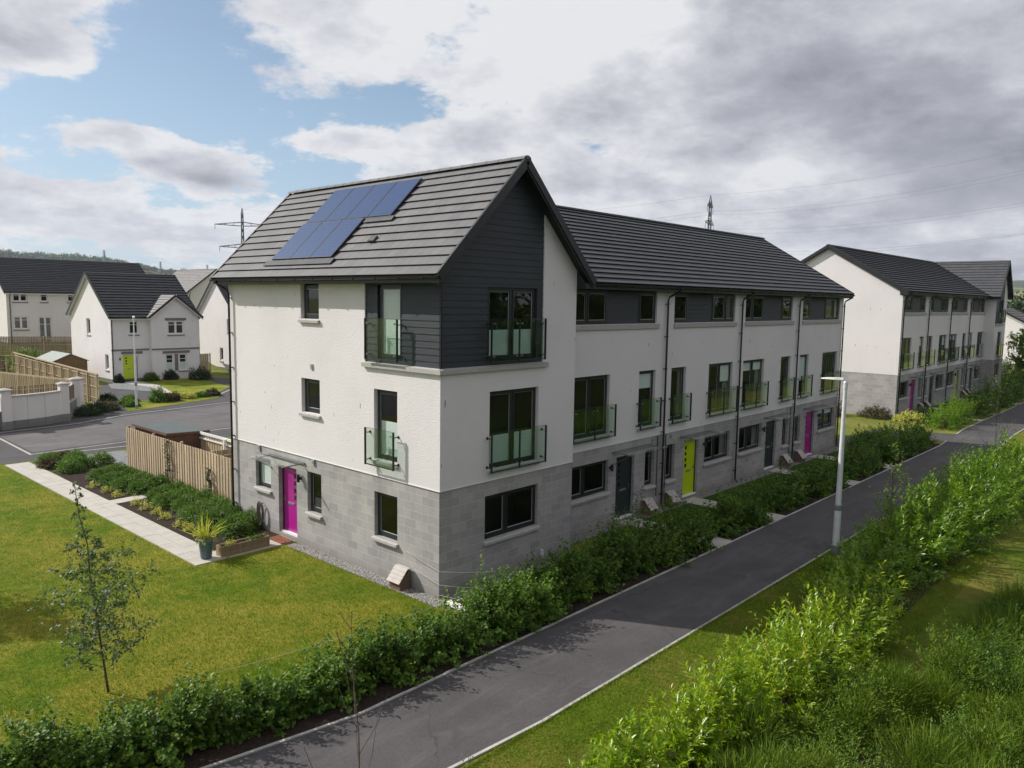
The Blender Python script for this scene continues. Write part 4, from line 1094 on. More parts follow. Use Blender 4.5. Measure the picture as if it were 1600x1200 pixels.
hedge('farthest hedge section, beside the last doors of the far terrace', [(55.2, -2.0), (66, -1.6)], 1.8, 1.8, 36, 9, .2, .13, gap=.8)
hedge('low dark hedge across the grass strip behind the near terrace end', [(29.2, .2), (33.2, -.3)], 1.1, .75, 80, 9, .11, .074, gap=.6)

# ---- laurel bushes on the far side of the footpath
LA = [(-5.3, -7.5, .5, .55, 'lowest laurel bush, cut by the bottom edge of the picture'), (-4.2, -7.75, .55, .8, 'small yellow-green laurel bush left of the broom, at the bottom'),
      (-3.0, -7.65, .62, .95, 'small yellow-green laurel bush second from the bottom edge'), (-1.7, -7.9, .72, 1.15, 'yellow-green laurel bush with an open crown on the grass verge'),
      (-.4, -7.95, .80, 1.35, 'yellow-green laurel bush with a tall leading shoot by the verge'), (1.1, -8.2, .95, 1.6, 'broad bright yellow laurel bush in the middle of the laurel row'),
      (2.7, -8.3, 1.05, 1.75, 'large yellow laurel bush below the lamp post, beside the dark gap'), (4.5, -8.2, 1.1, 1.8, 'tallest laurel bush of the row, at the dark gap'),
      (9.0, -7.3, 1.0, 1.25, 'low green laurel bush just right of the lamp post foot'), (11.3, -7.5, 1.15, 1.5, 'bright green laurel bush behind the lamp post'),
      (13.6, -7.5, 1.2, 1.75, 'rounded bright green laurel bush in the upper part of the row'), (16.2, -7.6, 1.3, 1.8, 'bright green laurel bush under the thin birch saplings'),
      (19.2, -7.6, 1.4, 1.8, 'green laurel bush left of the far thin tree'), (22.6, -7.7, 1.6, 1.8, 'laurel bush at the right edge of the picture, nearest the path bend'),
      (26.5, -7.8, 1.7, 1.7, 'farthest laurel bush of the row'), (6.6, -7.6, .9, 1.1, 'low dull green laurel bush at the foot of the lamp post')]
for i, (x, y, r_, h_, lab) in enumerate(LA):
    if x < 6: r_ *= .86; h_ *= .80
    elif x > 8: h_ *= .92
    d = math.hypot(x-CAM.x, y-CAM.y)
    q = 1 if d < 16 else .75
    yel = x < 5.5
    shrub('laurel_bush', lab, 'laurel bush', (x, y, 0), r_*1.05, r_*1.0, h_, int(150*r_*h_*q*(1.25 if yel else 1.5))+50, 15, .15 if d < 20 else .17, .050 if d < 20 else .062,
          'laurel_leaf' if yel else 'laurel_leaf_green', group='laurel bushes on the grass side of the path', nst=9, spread=.72, rough=.42, up=.7, jit=.01, leaders=5 if d < 20 else 3)

# ---- wild broom and long grass in the bottom right corner: one mass
def scrub():
    parts = []; n = 0
    pts = []
    while len(pts) < 500:
        x = random.uniform(-6.5, 24); y = random.uniform(-15.5, -8.5)
        if x > 2.6 and x < 9.4 and y > -10.0-.04*x: continue
        if x > 9.4 and y > -9.9-.06*x: continue
        if x > 18: continue
        # only where the slope of cover starts left of the bushes
        if x < -4 and y > -9.0: continue
        if math.hypot(x-CAM.x, y-CAM.y) < 5.5: continue
        pts.append((x, y))
    broad = [[], [], []]
    for x, y in pts:
        d = math.hypot(x-CAM.x, y-CAM.y)
        h = random.uniform(.5, 1.35)*(1.0 if y < -9.6 else .75); r_ = random.uniform(.3, .6)
        if random.random() < .6:
            m = int(800*(1 if d < 16 else .6))
            a = rng.uniform(0, 6.28, m); q = np.sqrt(rng.uniform(0, 1, m))*r_
            P = np.stack([x+q*np.cos(a), y+q*np.sin(a), rng.uniform(.05, .75, m)*h*(1-.5*(q/r_)**2)], 1)
            D = np.stack([np.cos(a)*q/r_*.9, np.sin(a)*q/r_*.9, np.full(m, 1.0)], 1)+rng.normal(size=(m, 3))*.26
            parts.append(blades_mesh(P, D, rng.uniform(.12, .34, m)*h, rng.uniform(.007, .014, m), .18))
        else:
            broad[random.choice((0, 0, 1, 2))].append(bush_parts((x, y, 0), r_*1.3, r_*1.3, h*.85, 210, 13, random.uniform(.05, .085), random.uniform(.018, .034), rough=.35, spread=.8, up=.6))
    S('soil_bed', [(-9, -9.5), (0, -9.6), (3.2, -11.0), (9, -11.2), (16, -12.2), (16, -16.5), (-9, -16.5)], 'soil', .016)  # dark soil sheet, laid to deepen the shade between the tufts
    V, Q = join(parts); o = tag(np_mesh('broom_scrub', V, Q, 'broom_leaf'), kind='stuff', label='dense wild green broom and long grass in the bottom right corner', cat='scrub')
    for bl, m_, w_ in zip(broad, ('broom_leaf', 'beech_leaf', 'hebe_leaf'), ('small-leaved', 'fresh green broad-leaved', 'mid-green fine-leaved')):
        V, Q = join(bl); tag(np_mesh('undergrowth', V, Q, m_), kind='stuff', label=w_+' wild undergrowth among the broom, bottom right', cat='undergrowth')
scrub()

# ---- lawn blades near the camera
def lawn_blades():
    n = 300000
    x = rng.uniform(-15, -.45, n); y = -1.2+26*rng.uniform(0, 1, n)**1.45
    keep = ~((x > -3.12) & (y > 6.36))
    x, y = x[keep], y[keep]
    n2 = 110000; x2 = rng.uniform(-7, 14, n2); y2 = rng.uniform(-9.2, -5.52, n2)
    ne = 14000; x2 = np.concatenate([x2, rng.uniform(-7, 26, ne)]); y2 = np.concatenate([y2, -5.49-np.abs(rng.normal(0, .035, ne))])
    x = np.concatenate([x, x2]); y = np.concatenate([y, y2]); m = len(x)
    P = np.stack([x, y, np.full(m, .003)], 1); D = rng.normal(size=(m, 3))*.42+np.array([0, 0, 1.0])
    V, Q = blades_mesh(P, D, rng.uniform(.025, .065, m)*np.where(rng.uniform(0, 1, m) < .04, 1.9, 1.0), rng.uniform(.006, .012, m), .4)
    tag(np_mesh('grass', V, Q, 'grass_blade'), kind='stuff', label='short mown grass blades on the lawn and verge', cat='grass')
lawn_blades()

# ================================================================== TREES
def tree(name, label, cat, c, h, crown, trunk_r, n, k, ln, wd, material, levels=26, group=None, lean=(0, 0), clear=.25, prof=None, bark='bark', spread=1.0):
    """tapered trunk, limbs, shoots with leaves along the limbs"""
    root = thing(name, label, cat, c, 0, group)
    tp = []; 
    for i in range(8):
        t = i/7; tp.append(Vector((lean[0]*t+random.uniform(-.012, .012)*h*t, lean[1]*t+random.uniform(-.012, .012)*h*t, h*t)))
    tr = MB(); tr.tube(tp, [trunk_r*(1-.9*i/7)+.004 for i in range(8)], 8); tr.build('trunk', bark, root, smooth=True)
    lb = MB(); B_, T_ = [], []
    prof = prof or (lambda t: math.sin(math.pi*min(1, .15+t*.85))**.7)
    for i in range(levels):
        t = clear+(1-clear)*(i+.5)/levels; seg = min(6, int(t*7)); p0 = tp[seg].lerp(tp[seg+1], t*7-seg)
        a = i*2.399+random.uniform(-.3, .3); q = (t-clear)/(1-clear)
        L = crown*prof(q)*random.uniform(.75, 1.15); up = random.uniform(.35, .8)
        p2 = p0+Vector((math.cos(a)*L, math.sin(a)*L, L*up)); p1 = p0.lerp(p2, .5)+Vector((0, 0, -.06*L))
        lb.tube([p0, p1, p2], [max(.004, trunk_r*.35*(1-q*.7)), max(.003, trunk_r*.2*(1-q*.6)), .003], 5)
        for _ in range(max(1, int(n/levels*min(1.8, 1.7*L/crown)))):
            s = random.uniform(.25, 1.0); b0 = (p0.lerp(p1, s*2) if s < .5 else p1.lerp(p2, s*2-1))
            dd = Vector((random.gauss(0, 1), random.gauss(0, 1), random.gauss(.35, .8))).normalized()*L*random.uniform(.18, .45)*spread
            B_.append(b0); T_.append(b0+dd)
    lb.build('limbs', bark, root, smooth=True)
    V, Q = shoots(np.array(B_), np.array(T_), k, ln, wd, .95, .15, .015*crown)
    np_mesh('crown', V, Q, material, root)
    return root
tree('young_tree', 'slender young whitebeam with sparse silvery leaves on the side lawn', 'tree', (-7.36, .95, 0), 4.0, .98, .018, 560, 8, .070, .048, 'silver_leaf', levels=46, clear=.10, prof=lambda t: (.62+.9*t if t < .35 else max(0, 1-(t-.35)/.42))*.93+.09, lean=(-.35, .1), bark='twig')
tree('tree', 'leafy tree on the lawn just outside the left edge, its shade on the grass', 'tree', (-9.9, 10.0, 0), 4.6, 1.35, .06, 1100, 7, .11, .075, 'silver_leaf', levels=34, clear=.3)
def sapling(label, c, h, nb, leafn, material='silver_leaf', lean=(0, 0), spread=.35, lo=.3, ln=.07):
    root = thing('sapling', label, 'sapling', c, 0)
    tp = [Vector((lean[0]*t+random.uniform(-.03, .03), lean[1]*t+random.uniform(-.03, .03), h*t)) for t in (0, .2, .4, .6, .8, 1)]
    mb = MB(); mb.tube(tp, [.016, .013, .010, .008, .006, .004], 6); mb.build('trunk', 'twig', root)
    br = MB(); B_, T_ = [], []
    for i in range(nb):
        t = lo+(1-lo)*(i+.3)/nb; s = min(4, int(t*5)); p0 = tp[s].lerp(tp[s+1], t*5-s); a = random.uniform(0, 6.28); L = h*spread*random.uniform(.5, 1)*(1.1-t)
        p2 = p0+Vector((math.cos(a)*L*.6, math.sin(a)*L*.6, L)); br.tube([p0, p0.lerp(p2, .5)+Vector((math.cos(a), math.sin(a), 0))*L*.1, p2], [.006, .005, .003], 4)
        B_.append(p0.lerp(p2, .3)); T_.append(p2)
    br.build('limbs', 'twig', root)
    if leafn:
        V, Q = shoots(np.array(B_), np.array(T_), leafn, ln, ln*.62, .9, .2, .05); np_mesh('crown', V, Q, material, root)
sapling('bare twiggy sapling at the bottom centre in front of the footpath', (-7.2, -6.6, 0), 3.7, 9, 0, lean=(-.05, .1), spread=.5, lo=.25)
sapling('small thin sapling with a few leaves at the bottom edge, right of the bare one', (-5.9, -7.0, 0), 1.5, 7, 4, lean=(.1, 0), ln=.05)
sapling('thin sapling with pale leaves right of the lamp post', (11.4, -6.9, 0), 3.3, 16, 9, 'laurel_leaf_green', lean=(.05, -.1), spread=.42, lo=.3, ln=.11)
sapling('leaning thin birch sapling with few leaves between the lamp post and the laurels', (13.2, -6.5, 0), 2.3, 12, 6, 'laurel_leaf_green', lean=(.5, .2), spread=.5, lo=.35, ln=.10)
sapling('bare pale sapling at the kerb where the side path joins', (29.6, -6.1, 0), 4.1, 14, 4, 'laurel_leaf_green', spread=.45, lo=.1, ln=.12)

# ================================================================== PLANTING BY THE SIDE DOOR
hb = [(-.95, 8.55, .62, .62), (-.9, 9.75, .60, .56), (-.75, 10.9, .62, .58), (-.7, 12.0, .62, .56), (-.75, 13.1, .62, .58), (-.8, 14.1, .58, .55), (-.85, 15.6, .62, .55), (-.9, 16.7, .62, .54), (-1.0, 17.8, .62, .52), (-1.1, 18.9, .62, .50)]
hl = ['nearest rounded green hebe beside the spiky pot plant', 'second green hebe from the front door', 'third green hebe from the front door', 'fourth green hebe from the front door', 'green hebe beside the climber nearest the house',
      'green hebe in the middle of the fence bed', 'green hebe just past the middle of the fence bed', 'green hebe near the tall climber on the fence', 'last but one green hebe of the fence bed', 'farthest green hebe of the fence bed, by the slab path']
def hebe(label, x, y, r_, h_, m='hebe_leaf', ln=.055, n=420, group='rounded green hebes along the slab path', wd=.018, k=12):
    root = thing('hebe_shrub', label, 'shrub', (x, y, 0), 0, group)
    V, Q = bush_parts((0, 0, 0), r_, r_, h_, int(n*1.5), k, ln*1.15, wd*1.35, rough=.16, spread=.75, up=.1, jit=.008); np_mesh('foliage', V, Q, m, root); stems(root, (0, 0, 0), r_*.7, r_*.7, h_*.8, 5)
for (x, y, r_, h_), lab in zip(hb, hl):
    x += random.uniform(-.1, .12); r_ *= random.uniform(.82, 1.12); h_ *= random.uniform(.75, 1.15)
    hebe(lab, x, y, r_, h_)
    hebe(lab.replace('green hebe', 'green hebe of the back row').replace('rounded ', ''), x+.72, y+.35, r_*.9, h_*.95) if y < 19.5 else None
gd = [(-1.75, 9.0), (-1.72, 9.75), (-1.75, 10.4), (-1.7, 11.55), (-1.66, 12.3), (-1.68, 13.2), (-1.62, 14.0), (-1.65, 15.6), (-1.72, 16.6), (-1.8, 17.7)]
for i, (x, y) in enumerate(gd):
    o = ('nearest', 'second', 'third', 'fourth', 'fifth', 'sixth', 'seventh', 'eighth', 'ninth', 'farthest')[i]
    shrub('gold_shrub', o+' small yellow variegated plant from the door at the edge of the fence bed', 'plant', (x, y, 0), .20, .20, .24, 42, 7, .06, .03, 'gold_leaf', group='small yellow plants edging the fence bed', nst=3, rough=.3)
for (x, y, r_, h_, m_, lab) in ((-1.45, 21.2, .55, .5, 'hebe_leaf', 'green mound at the near side of the corner bed'), (-1.0, 22.0, .55, .5, 'hebe_leaf', 'green mound in the middle of the corner bed'), (-.7, 22.9, .5, .55, 'hebe_leaf', 'green mound against the gravel in the corner bed'),
                              (-1.75, 22.6, .5, .4, 'russet_leaf', 'low brown heather by the slab path end'), (-1.5, 23.7, .5, .45, 'hebe_leaf', 'green shrub at the far end of the corner bed'), (-.8, 24.0, .45, .35, 'russet_leaf', 'brown seed-head shrub next to the road'), (-.15, 21.6, .55, .6, 'hebe_leaf', 'round green shrub next to the blue gravel')):
    hebe(lab, x, y, r_, h_, m_, .07, 260, None, .022, 10)
def climber(label, y, h):
    root = thing('climbing_plant', label, 'climber', (.52, y, 0)); mb = MB()
    pts = [Vector((0, .10*math.sin(i*1.3), h*i/8)) for i in range(9)]; mb.tube(pts, .012, 5); mb.build('stem', 'twig', root)
    B_ = []; T_ = []
    for i in range(90):
        t = random.random(); p = Vector((-.02, .10*math.sin(t*8*1.3), h*t)); B_.append(p); T_.append(p+Vector((-random.uniform(.02, .16), random.gauss(0, .10), random.uniform(-.05, .18))))
    V, Q = shoots(np.array(B_), np.array(T_), 8, .06, .04, .9, .1); np_mesh('foliage', V, Q, 'dark_leaf', root)
climber('tall thin dark climber on the timber fence, farther from the house', 16.3, 1.75)
climber('short dark climber on the timber fence, nearer the house', 12.9, 1.1)

# ================================================================== FENCES
def vboard_fence(label, a, b, h, material, bw=.095, gap=.012, t=.018, posts=2.4, rail_side=1, face=1, name='timber_fence', z0=.06, post_mat='post_wood', top_rail=False, rails=True):
    a, b = Vector(a), Vector(b); L = (b-a).length; tt = (b-a).normalized(); nn = Vector((-tt.y, tt.x))*face
    root = thing(name, label, 'fence', (a.x, a.y, gz(a.x, a.y)))
    mb = MB(); n = int(L/(bw+gap)); 
    for i in range(n):
        s0 = i*(bw+gap); s1 = s0+bw; o_ = (i % 2)*(t+.002) if gap < .02 else 0; hh = h+random.uniform(-.006, .006)
        q = [tt*s0+nn*o_, tt*s1+nn*o_, tt*s1+nn*(o_+t), tt*s0+nn*(o_+t)]
        gz_ = [gz((a+p).x, (a+p).y)-gz(a.x, a.y) for p in q]
        mb.hull8([(p.x, p.y, z0+g) for p, g in zip(q, gz_)]+[(p.x, p.y, hh+g) for p, g in zip(q, gz_)])
    mb.build('boards', material, root)
    if rails:
        rl = MB()
        for z in (.35, h*.55, h-.22)+((h-.03,) if top_rail else ()):
            w_ = .045 if z != h-.03 else .10
            q = [tt*0-nn*.05, tt*L-nn*.05, tt*L-nn*.002, tt*0-nn*.002]
            g0, g1 = 0, gz(b.x, b.y)-gz(a.x, a.y)
            rl.hull8([(q[0].x, q[0].y, z+g0), (q[1].x, q[1].y, z+g1), (q[2].x, q[2].y, z+g1), (q[3].x, q[3].y, z+g0), (q[0].x, q[0].y, z+g0+w_), (q[1].x, q[1].y, z+g1+w_), (q[2].x, q[2].y, z+g1+w_), (q[3].x, q[3].y, z+g0+w_)])
        rl.build('rails', post_mat, root)
        np_ = max(1, round(L/posts))
        for i in range(np_+1):
            p = tt*(L*i/np_)-nn*.10; g = gz((a+p).x, (a+p).y)-gz(a.x, a.y)
            pb = MB(); pb.box((p.x-.045, p.y-.045, g), (p.x+.045, p.y+.045, g+h+.04)); pb.build('post', post_mat, root)
    return root
vboard_fence('pale timber board fence running from the corner of the near terrace', (.6, 10.5), (.6, 20.6), 1.72, 'fence_wood', face=1)
vboard_fence('inner timber fence with a pale rail behind the flat-roofed shed', (2.15, 12.0), (2.15, 17.6), 1.74, 'fence_wood', face=-1, top_rail=True, post_mat='white_trim')
vboard_fence('short brown fence closing the side passage behind the house', (.72, 13.2), (2.1, 13.2), 1.7, 'fence_wood_grey', face=1)
# flat-roofed shed behind the fence
sh = thing('shed', 'dark brown flat-roofed shed just behind the pale timber fence', 'shed', (.75, 17.0, 0))
mb = MB()
for i in range(14):
    z = .05+i*.125; o_ = .0
    mb.box((.06, .06, z), (1.70, 3.2, z+.118))
mb.build('walls', 'shed_brown', sh)
mb = MB(); mb.hull8([(-.02, -.02, 1.78), (1.8, -.02, 1.72), (1.8, 3.35, 1.72), (-.02, 3.35, 1.78), (-.02, -.02, 1.86), (1.8, -.02, 1.80), (1.8, 3.35, 1.80), (-.02, 3.35, 1.86)]); mb.build('fascia', 'shed_brown', sh)
mb = MB(); mb.hull8([(.02, .02, 1.862), (1.76, .02, 1.802), (1.76, 3.31, 1.802), (.02, 3.31, 1.862), (.02, .02, 1.875), (1.76, .02, 1.815), (1.76, 3.31, 1.815), (.02, 3.31, 1.875)]); mb.build('roof', 'felt_green', sh)

# ================================================================== SMALL THINGS BY THE DOOR
def planter():
    r = thing('planter_box', 'long low wooden planter box on the slabs near the magenta door', 'planter', (-1.55, 6.72, .03), R(2))
    mb = MB(); L, w, h, t = 1.5, .34, .30, .03
    for z in (0, .152):
        mb.box((-L/2, -w/2, z), (L/2, -w/2+t, z+.148)); mb.box((-L/2, w/2-t, z), (L/2, w/2, z+.148)); mb.box((-L/2, -w/2+t+.001, z), (-L/2+t, w/2-t-.001, z+.148)); mb.box((L/2-t, -w/2+t+.001, z), (L/2, w/2-t-.001, z+.148))
    mb.build('boards', 'planter_wood', r)
    mb = MB(); mb.box((-L/2+t, -w/2+t, .02), (L/2-t, w/2-t, h-.05)); mb.build('soil', 'soil', r)
planter()
shrub('bedding_plant', 'low green bedding plants growing in the wooden planter box', 'plant', (-1.15, 6.72, .28), .30, .12, .16, 60, 7, .06, .035, 'hebe_leaf', nst=2)
shrub('bedding_plant', 'small yellowish bedding plant at the left end of the planter box', 'plant', (-1.95, 6.70, .28), .16, .10, .14, 30, 6, .06, .03, 'gold_leaf', nst=2)
r = thing('plant_pot', 'tall slate-blue plant pot at the corner of the slab path', 'plant pot', (-2.62, 6.82, .03))
mb = MB(); mb.lathe([(.13, 0), (.15, .04), (.205, .50), (.215, .58), (.19, .58), (.18, .52)], n=20); mb.build('pot', 'pot_blue', r, smooth=True)
mb = MB(); mb.lathe([(.17, .50), (.17, .53)], n=14); mb.build('soil', 'soil', r)
r = thing('cordyline', 'spiky yellow-green plant growing in the slate-blue pot', 'pot plant', (-2.62, 6.82, .56))
n = 46; a = rng.uniform(0, 6.28, n); el = rng.uniform(.35, 1.5, n)
D = np.stack([np.cos(a)*np.cos(el), np.sin(a)*np.cos(el), np.sin(el)], 1); P = np.stack([.04*np.cos(a), .04*np.sin(a), np.full(n, .05)], 1)
V, Q = blades_mesh(P, D, rng.uniform(.5, .85, n), rng.uniform(.03, .045, n), .22); np_mesh('spikes', V, Q, 'gold_leaf', r)
V, Q = bush_parts((0, 0, -.05), .26, .26, .22, 70, 7, .05, .035); np_mesh('trailing_leaves', V, Q, 'gold_leaf', r)
r = MB(); r.box((-.48, 6.45, .035), (-.08, 7.25, .055)); tag(r.build('doormat', 'mat_red'), 'reddish brown doormat in front of the magenta door', 'doormat')
mb = MB()
for k in range(6):
    rr = .28+.02*k; pts = [(-.06-.012*k, 8.30+rr*.42*math.cos(t*2*math.pi/22)+.01*k, .62+rr*1.05*math.sin(t*2*math.pi/22)-.1) for t in range(23)]
    mb.tube(pts, .011, 6, cap=False)
mb.tube([(-.01, 8.30, .84), (-.13, 8.30, .86)], .015, 6)
tag(mb.build('garden_hose', 'hose', smooth=True), 'coiled garden hose hanging on the blockwork left of the magenta door', 'hose')
def meter_box(label, x, y, facing):
    r = thing('meter_box', label, 'meter box', (x, y, 0), facing, 'slanted meter boxes against the house walls')
    w, d, h = .44, .34, .52
    mb = MB(); mb.hull8([(-w/2, 0, 0), (w/2, 0, 0), (w/2, d, 0), (-w/2, d, 0), (-w/2, .0, h*.42), (w/2, .0, h*.42), (w/2, d, h*.95), (-w/2, d, h*.95)]); mb.build('body', 'meter_body', r, bevel=.01)
    lid = MB(); P0, P1 = Vector((0, -.05, h*.38)), Vector((0, d*.70, h*1.02)); up = P1-P0; N = Vector((0, -up.z, up.y)).normalized()
    for i in range(4):
        a = P0+up*(i/4); b = P0+up*((i+1)/4+.02); N2 = N if N.z > 0 else -N
        q = [a+Vector((-w/2-.03, 0, 0)), a+Vector((w/2+.03, 0, 0)), b+Vector((w/2+.03, 0, 0)), b+Vector((-w/2-.03, 0, 0))]
        lid.hull8([p for p in q]+[p+N2*(.028 if k < 2 else .018) for k, p in enumerate(q)])
    lid.box((-w/2-.03, d*.70, h*.98), (w/2+.03, d-.005, h*1.04)); lid.build('lid', 'meter_lid', r)
meter_box('pinkish slanted meter box on the gravel at the sunny side wall', -.37, 1.28, R(-90))
for i, (x, y, lab) in enumerate(((10.35, .42, 'slanted meter box right of the first grey front door'), (11.85, .42, 'slanted meter box left of the lime front door'), (21.75, .42, 'slanted meter box right of the second grey front door'),
                                 (23.3, .42, 'slanted meter box left of the near magenta front door'), (44.6, .90, 'slanted meter box right of the far magenta door'), (46.0, .90, 'slanted meter box left of the far terrace first grey door'), (56.0, .90, 'slanted meter box right of the far lime door'), (57.4, .90, 'slanted meter box left of the last far grey door'))):
    meter_box(lab, x, y, 0)
bpy.context.view_layer.update()
for o in list(bpy.data.objects):
    if o.name.startswith('meter_box') and o.location.x > 40: o.location.z = .33
# white planks edging the bed and a timber edge
mb = MB(); a, b = Vector((-.06, -.42, 0)), Vector((-.14, -1.72, 0)); 
mb.hull8([(a.x-.07, a.y, .0), (a.x+.07, a.y, .0), (b.x+.07, b.y, 0), (b.x-.07, b.y, 0), (a.x-.07, a.y, .11), (a.x+.07, a.y, .11), (b.x+.07, b.y, .11), (b.x-.07, b.y, .11)])
tag(mb.build('edging_plank', 'plank_white', bevel=.01), 'white painted plank edging the bed at the foot of the house corner', 'plank')
mb = MB(); mb.hull8([(.05, -.52, 0), (6.6, -.30, 0), (6.6, -.36, 0), (.05, -.58, 0), (.05, -.52, .10), (6.6, -.30, .10), (6.6, -.36, .10), (.05, -.58, .10)])
tag(mb.build('timber_edging', 'post_wood'), 'long wooden edging board between the gravel strip and the soil bed', 'edging')
# string fence from the corner
def string_line(label, pts, r_=.006):
    mb = MB(); out = []
    for a, b in zip(pts, pts[1:]):
        a, b = Vector(a), Vector(b); L = (b-a).length
        for i in range(8): t = i/8; out.append(a.lerp(b, t)-Vector((0, 0, .05*L*4*t*(1-t)*.3)))
    out.append(Vector(pts[-1])); mb.tube(out, r_, 5)
    tag(mb.build('string', 'rope_white'), label, 'string', 'strings stretched from the house corner to the hedge')
string_line('uppermost white string from the sunny wall round the corner to the hedge', [(-.03, 1.2, .95), (-.03, -.03, .72), (.85, -1.0, .74), (1.55, -1.75, .62)])
string_line('middle white string from the sunny wall round the corner to the hedge', [(-.03, .9, .55), (-.03, -.03, .38), (.8, -1.05, .34), (1.2, -1.7, .3)])
string_line('lowest white string from the house corner to the white plank', [(-.03, -.03, .12), (.45, -1.2, .10)])
string_line('long thin string running above the hedge beside the side lawn', [(1.2, -1.75, .75), (-1.0, -1.95, .95), (-4.6, -1.6, .85), (-7.2, -1.2, .9)], .0022)
shrub('heather', 'dry brown heather clump at the house corner behind the strings', 'heather', (.55, -.95, 0), .45, .35, .32, 120, 9, .04, .012, 'russet_leaf', nst=6)
shrub('heather', 'second dry brown clump in the bed under the ground floor window', 'heather', (1.5, -.95, 0), .4, .3, .3, 90, 9, .04, .012, 'russet_leaf', nst=5)
shrub('shrub', 'small reddish shrub at the end of the timber edging by the recessed wall', 'shrub', (6.2, -.8, 0), .6, .45, .55, 120, 9, .06, .03, 'russet_leaf', nst=5)

# ================================================================== STREET LAMPS
def lamp(label, c, h, arm, rz, th=1.0):
    r = thing('street_lamp', label, 'street lamp', (c[0], c[1], gz(*c)), rz, 'street lamps')
    mb = MB(); mb.lathe([(.135, 0), (.135, h*.02), (.118, h*.021), (.114, h*.26), (.098, h*.27), (.058, h*.985), (.058, h)], n=16); mb.build('pole', 'galvanised', r, smooth=False)
    mb = MB(); mb.lathe([(.145, 0), (.145, .25)], n=16); mb.build('base_sleeve', 'galvanised_dark', r)
    mb = MB(); mb.lathe([(.122, h*.255), (.128, h*.262), (.128, h*.285), (.108, h*.29)], n=16)
    for k in range(3): mb.lathe([(.131, h*(.262+.009*k)), (.131, h*(.264+.009*k))], n=12)
    mb.build('collar', 'galvanised_dark', r)
    mb = MB(); mb.lathe([(.068, h-.22), (.072, h-.20), (.072, h-.02), (.06, h)], n=12); mb.tube([(0, 0, h-.02), (0, .12, h+.05), (0, .2, h+.05)], .035, 8); mb.build('bracket', 'galvanised', r)
    mb = MB(); a0, a1 = .06, arm
    pr = [(a0, .055, .05), (a0+.12, .07, .05), (a0+.3, .115, .045), (a1-.12, .125, .030), (a1-.02, .09, .018), (a1, .04, .010)]
    for (y0, w0, t0), (y1, w1, t1) in zip(pr, pr[1:]):
        mb.hull8([(-w0, y0, h+.035), (w0, y0, h+.035), (w1, y1, h+.035), (-w1, y1, h+.035), (-w0*.9, y0, h+.035+t0*1.3), (w0*.9, y0, h+.035+t0*1.3), (w1*.9, y1, h+.035+t1*1.3), (-w1*.9, y1, h+.035+t1*1.3)])
    mb.build('lantern', 'lamp_white', r)
    mb = MB(); mb.box((-.08, a0+.3, h+.022), (.08, a1-.14, h+.034)); mb.build('lens', 'frame_grey', r)
    r.scale = (th*.86, th*.86, 1)
lamp('tall pale street lamp at the kerb of the footpath in front of the terrace', (10.72, -5.68), 5.15, .82, 0)
lamp('slim street lamp on the green verge near the house with the lime door', (7.9, 38.0), 5.9, 1.2, R(160), .72)

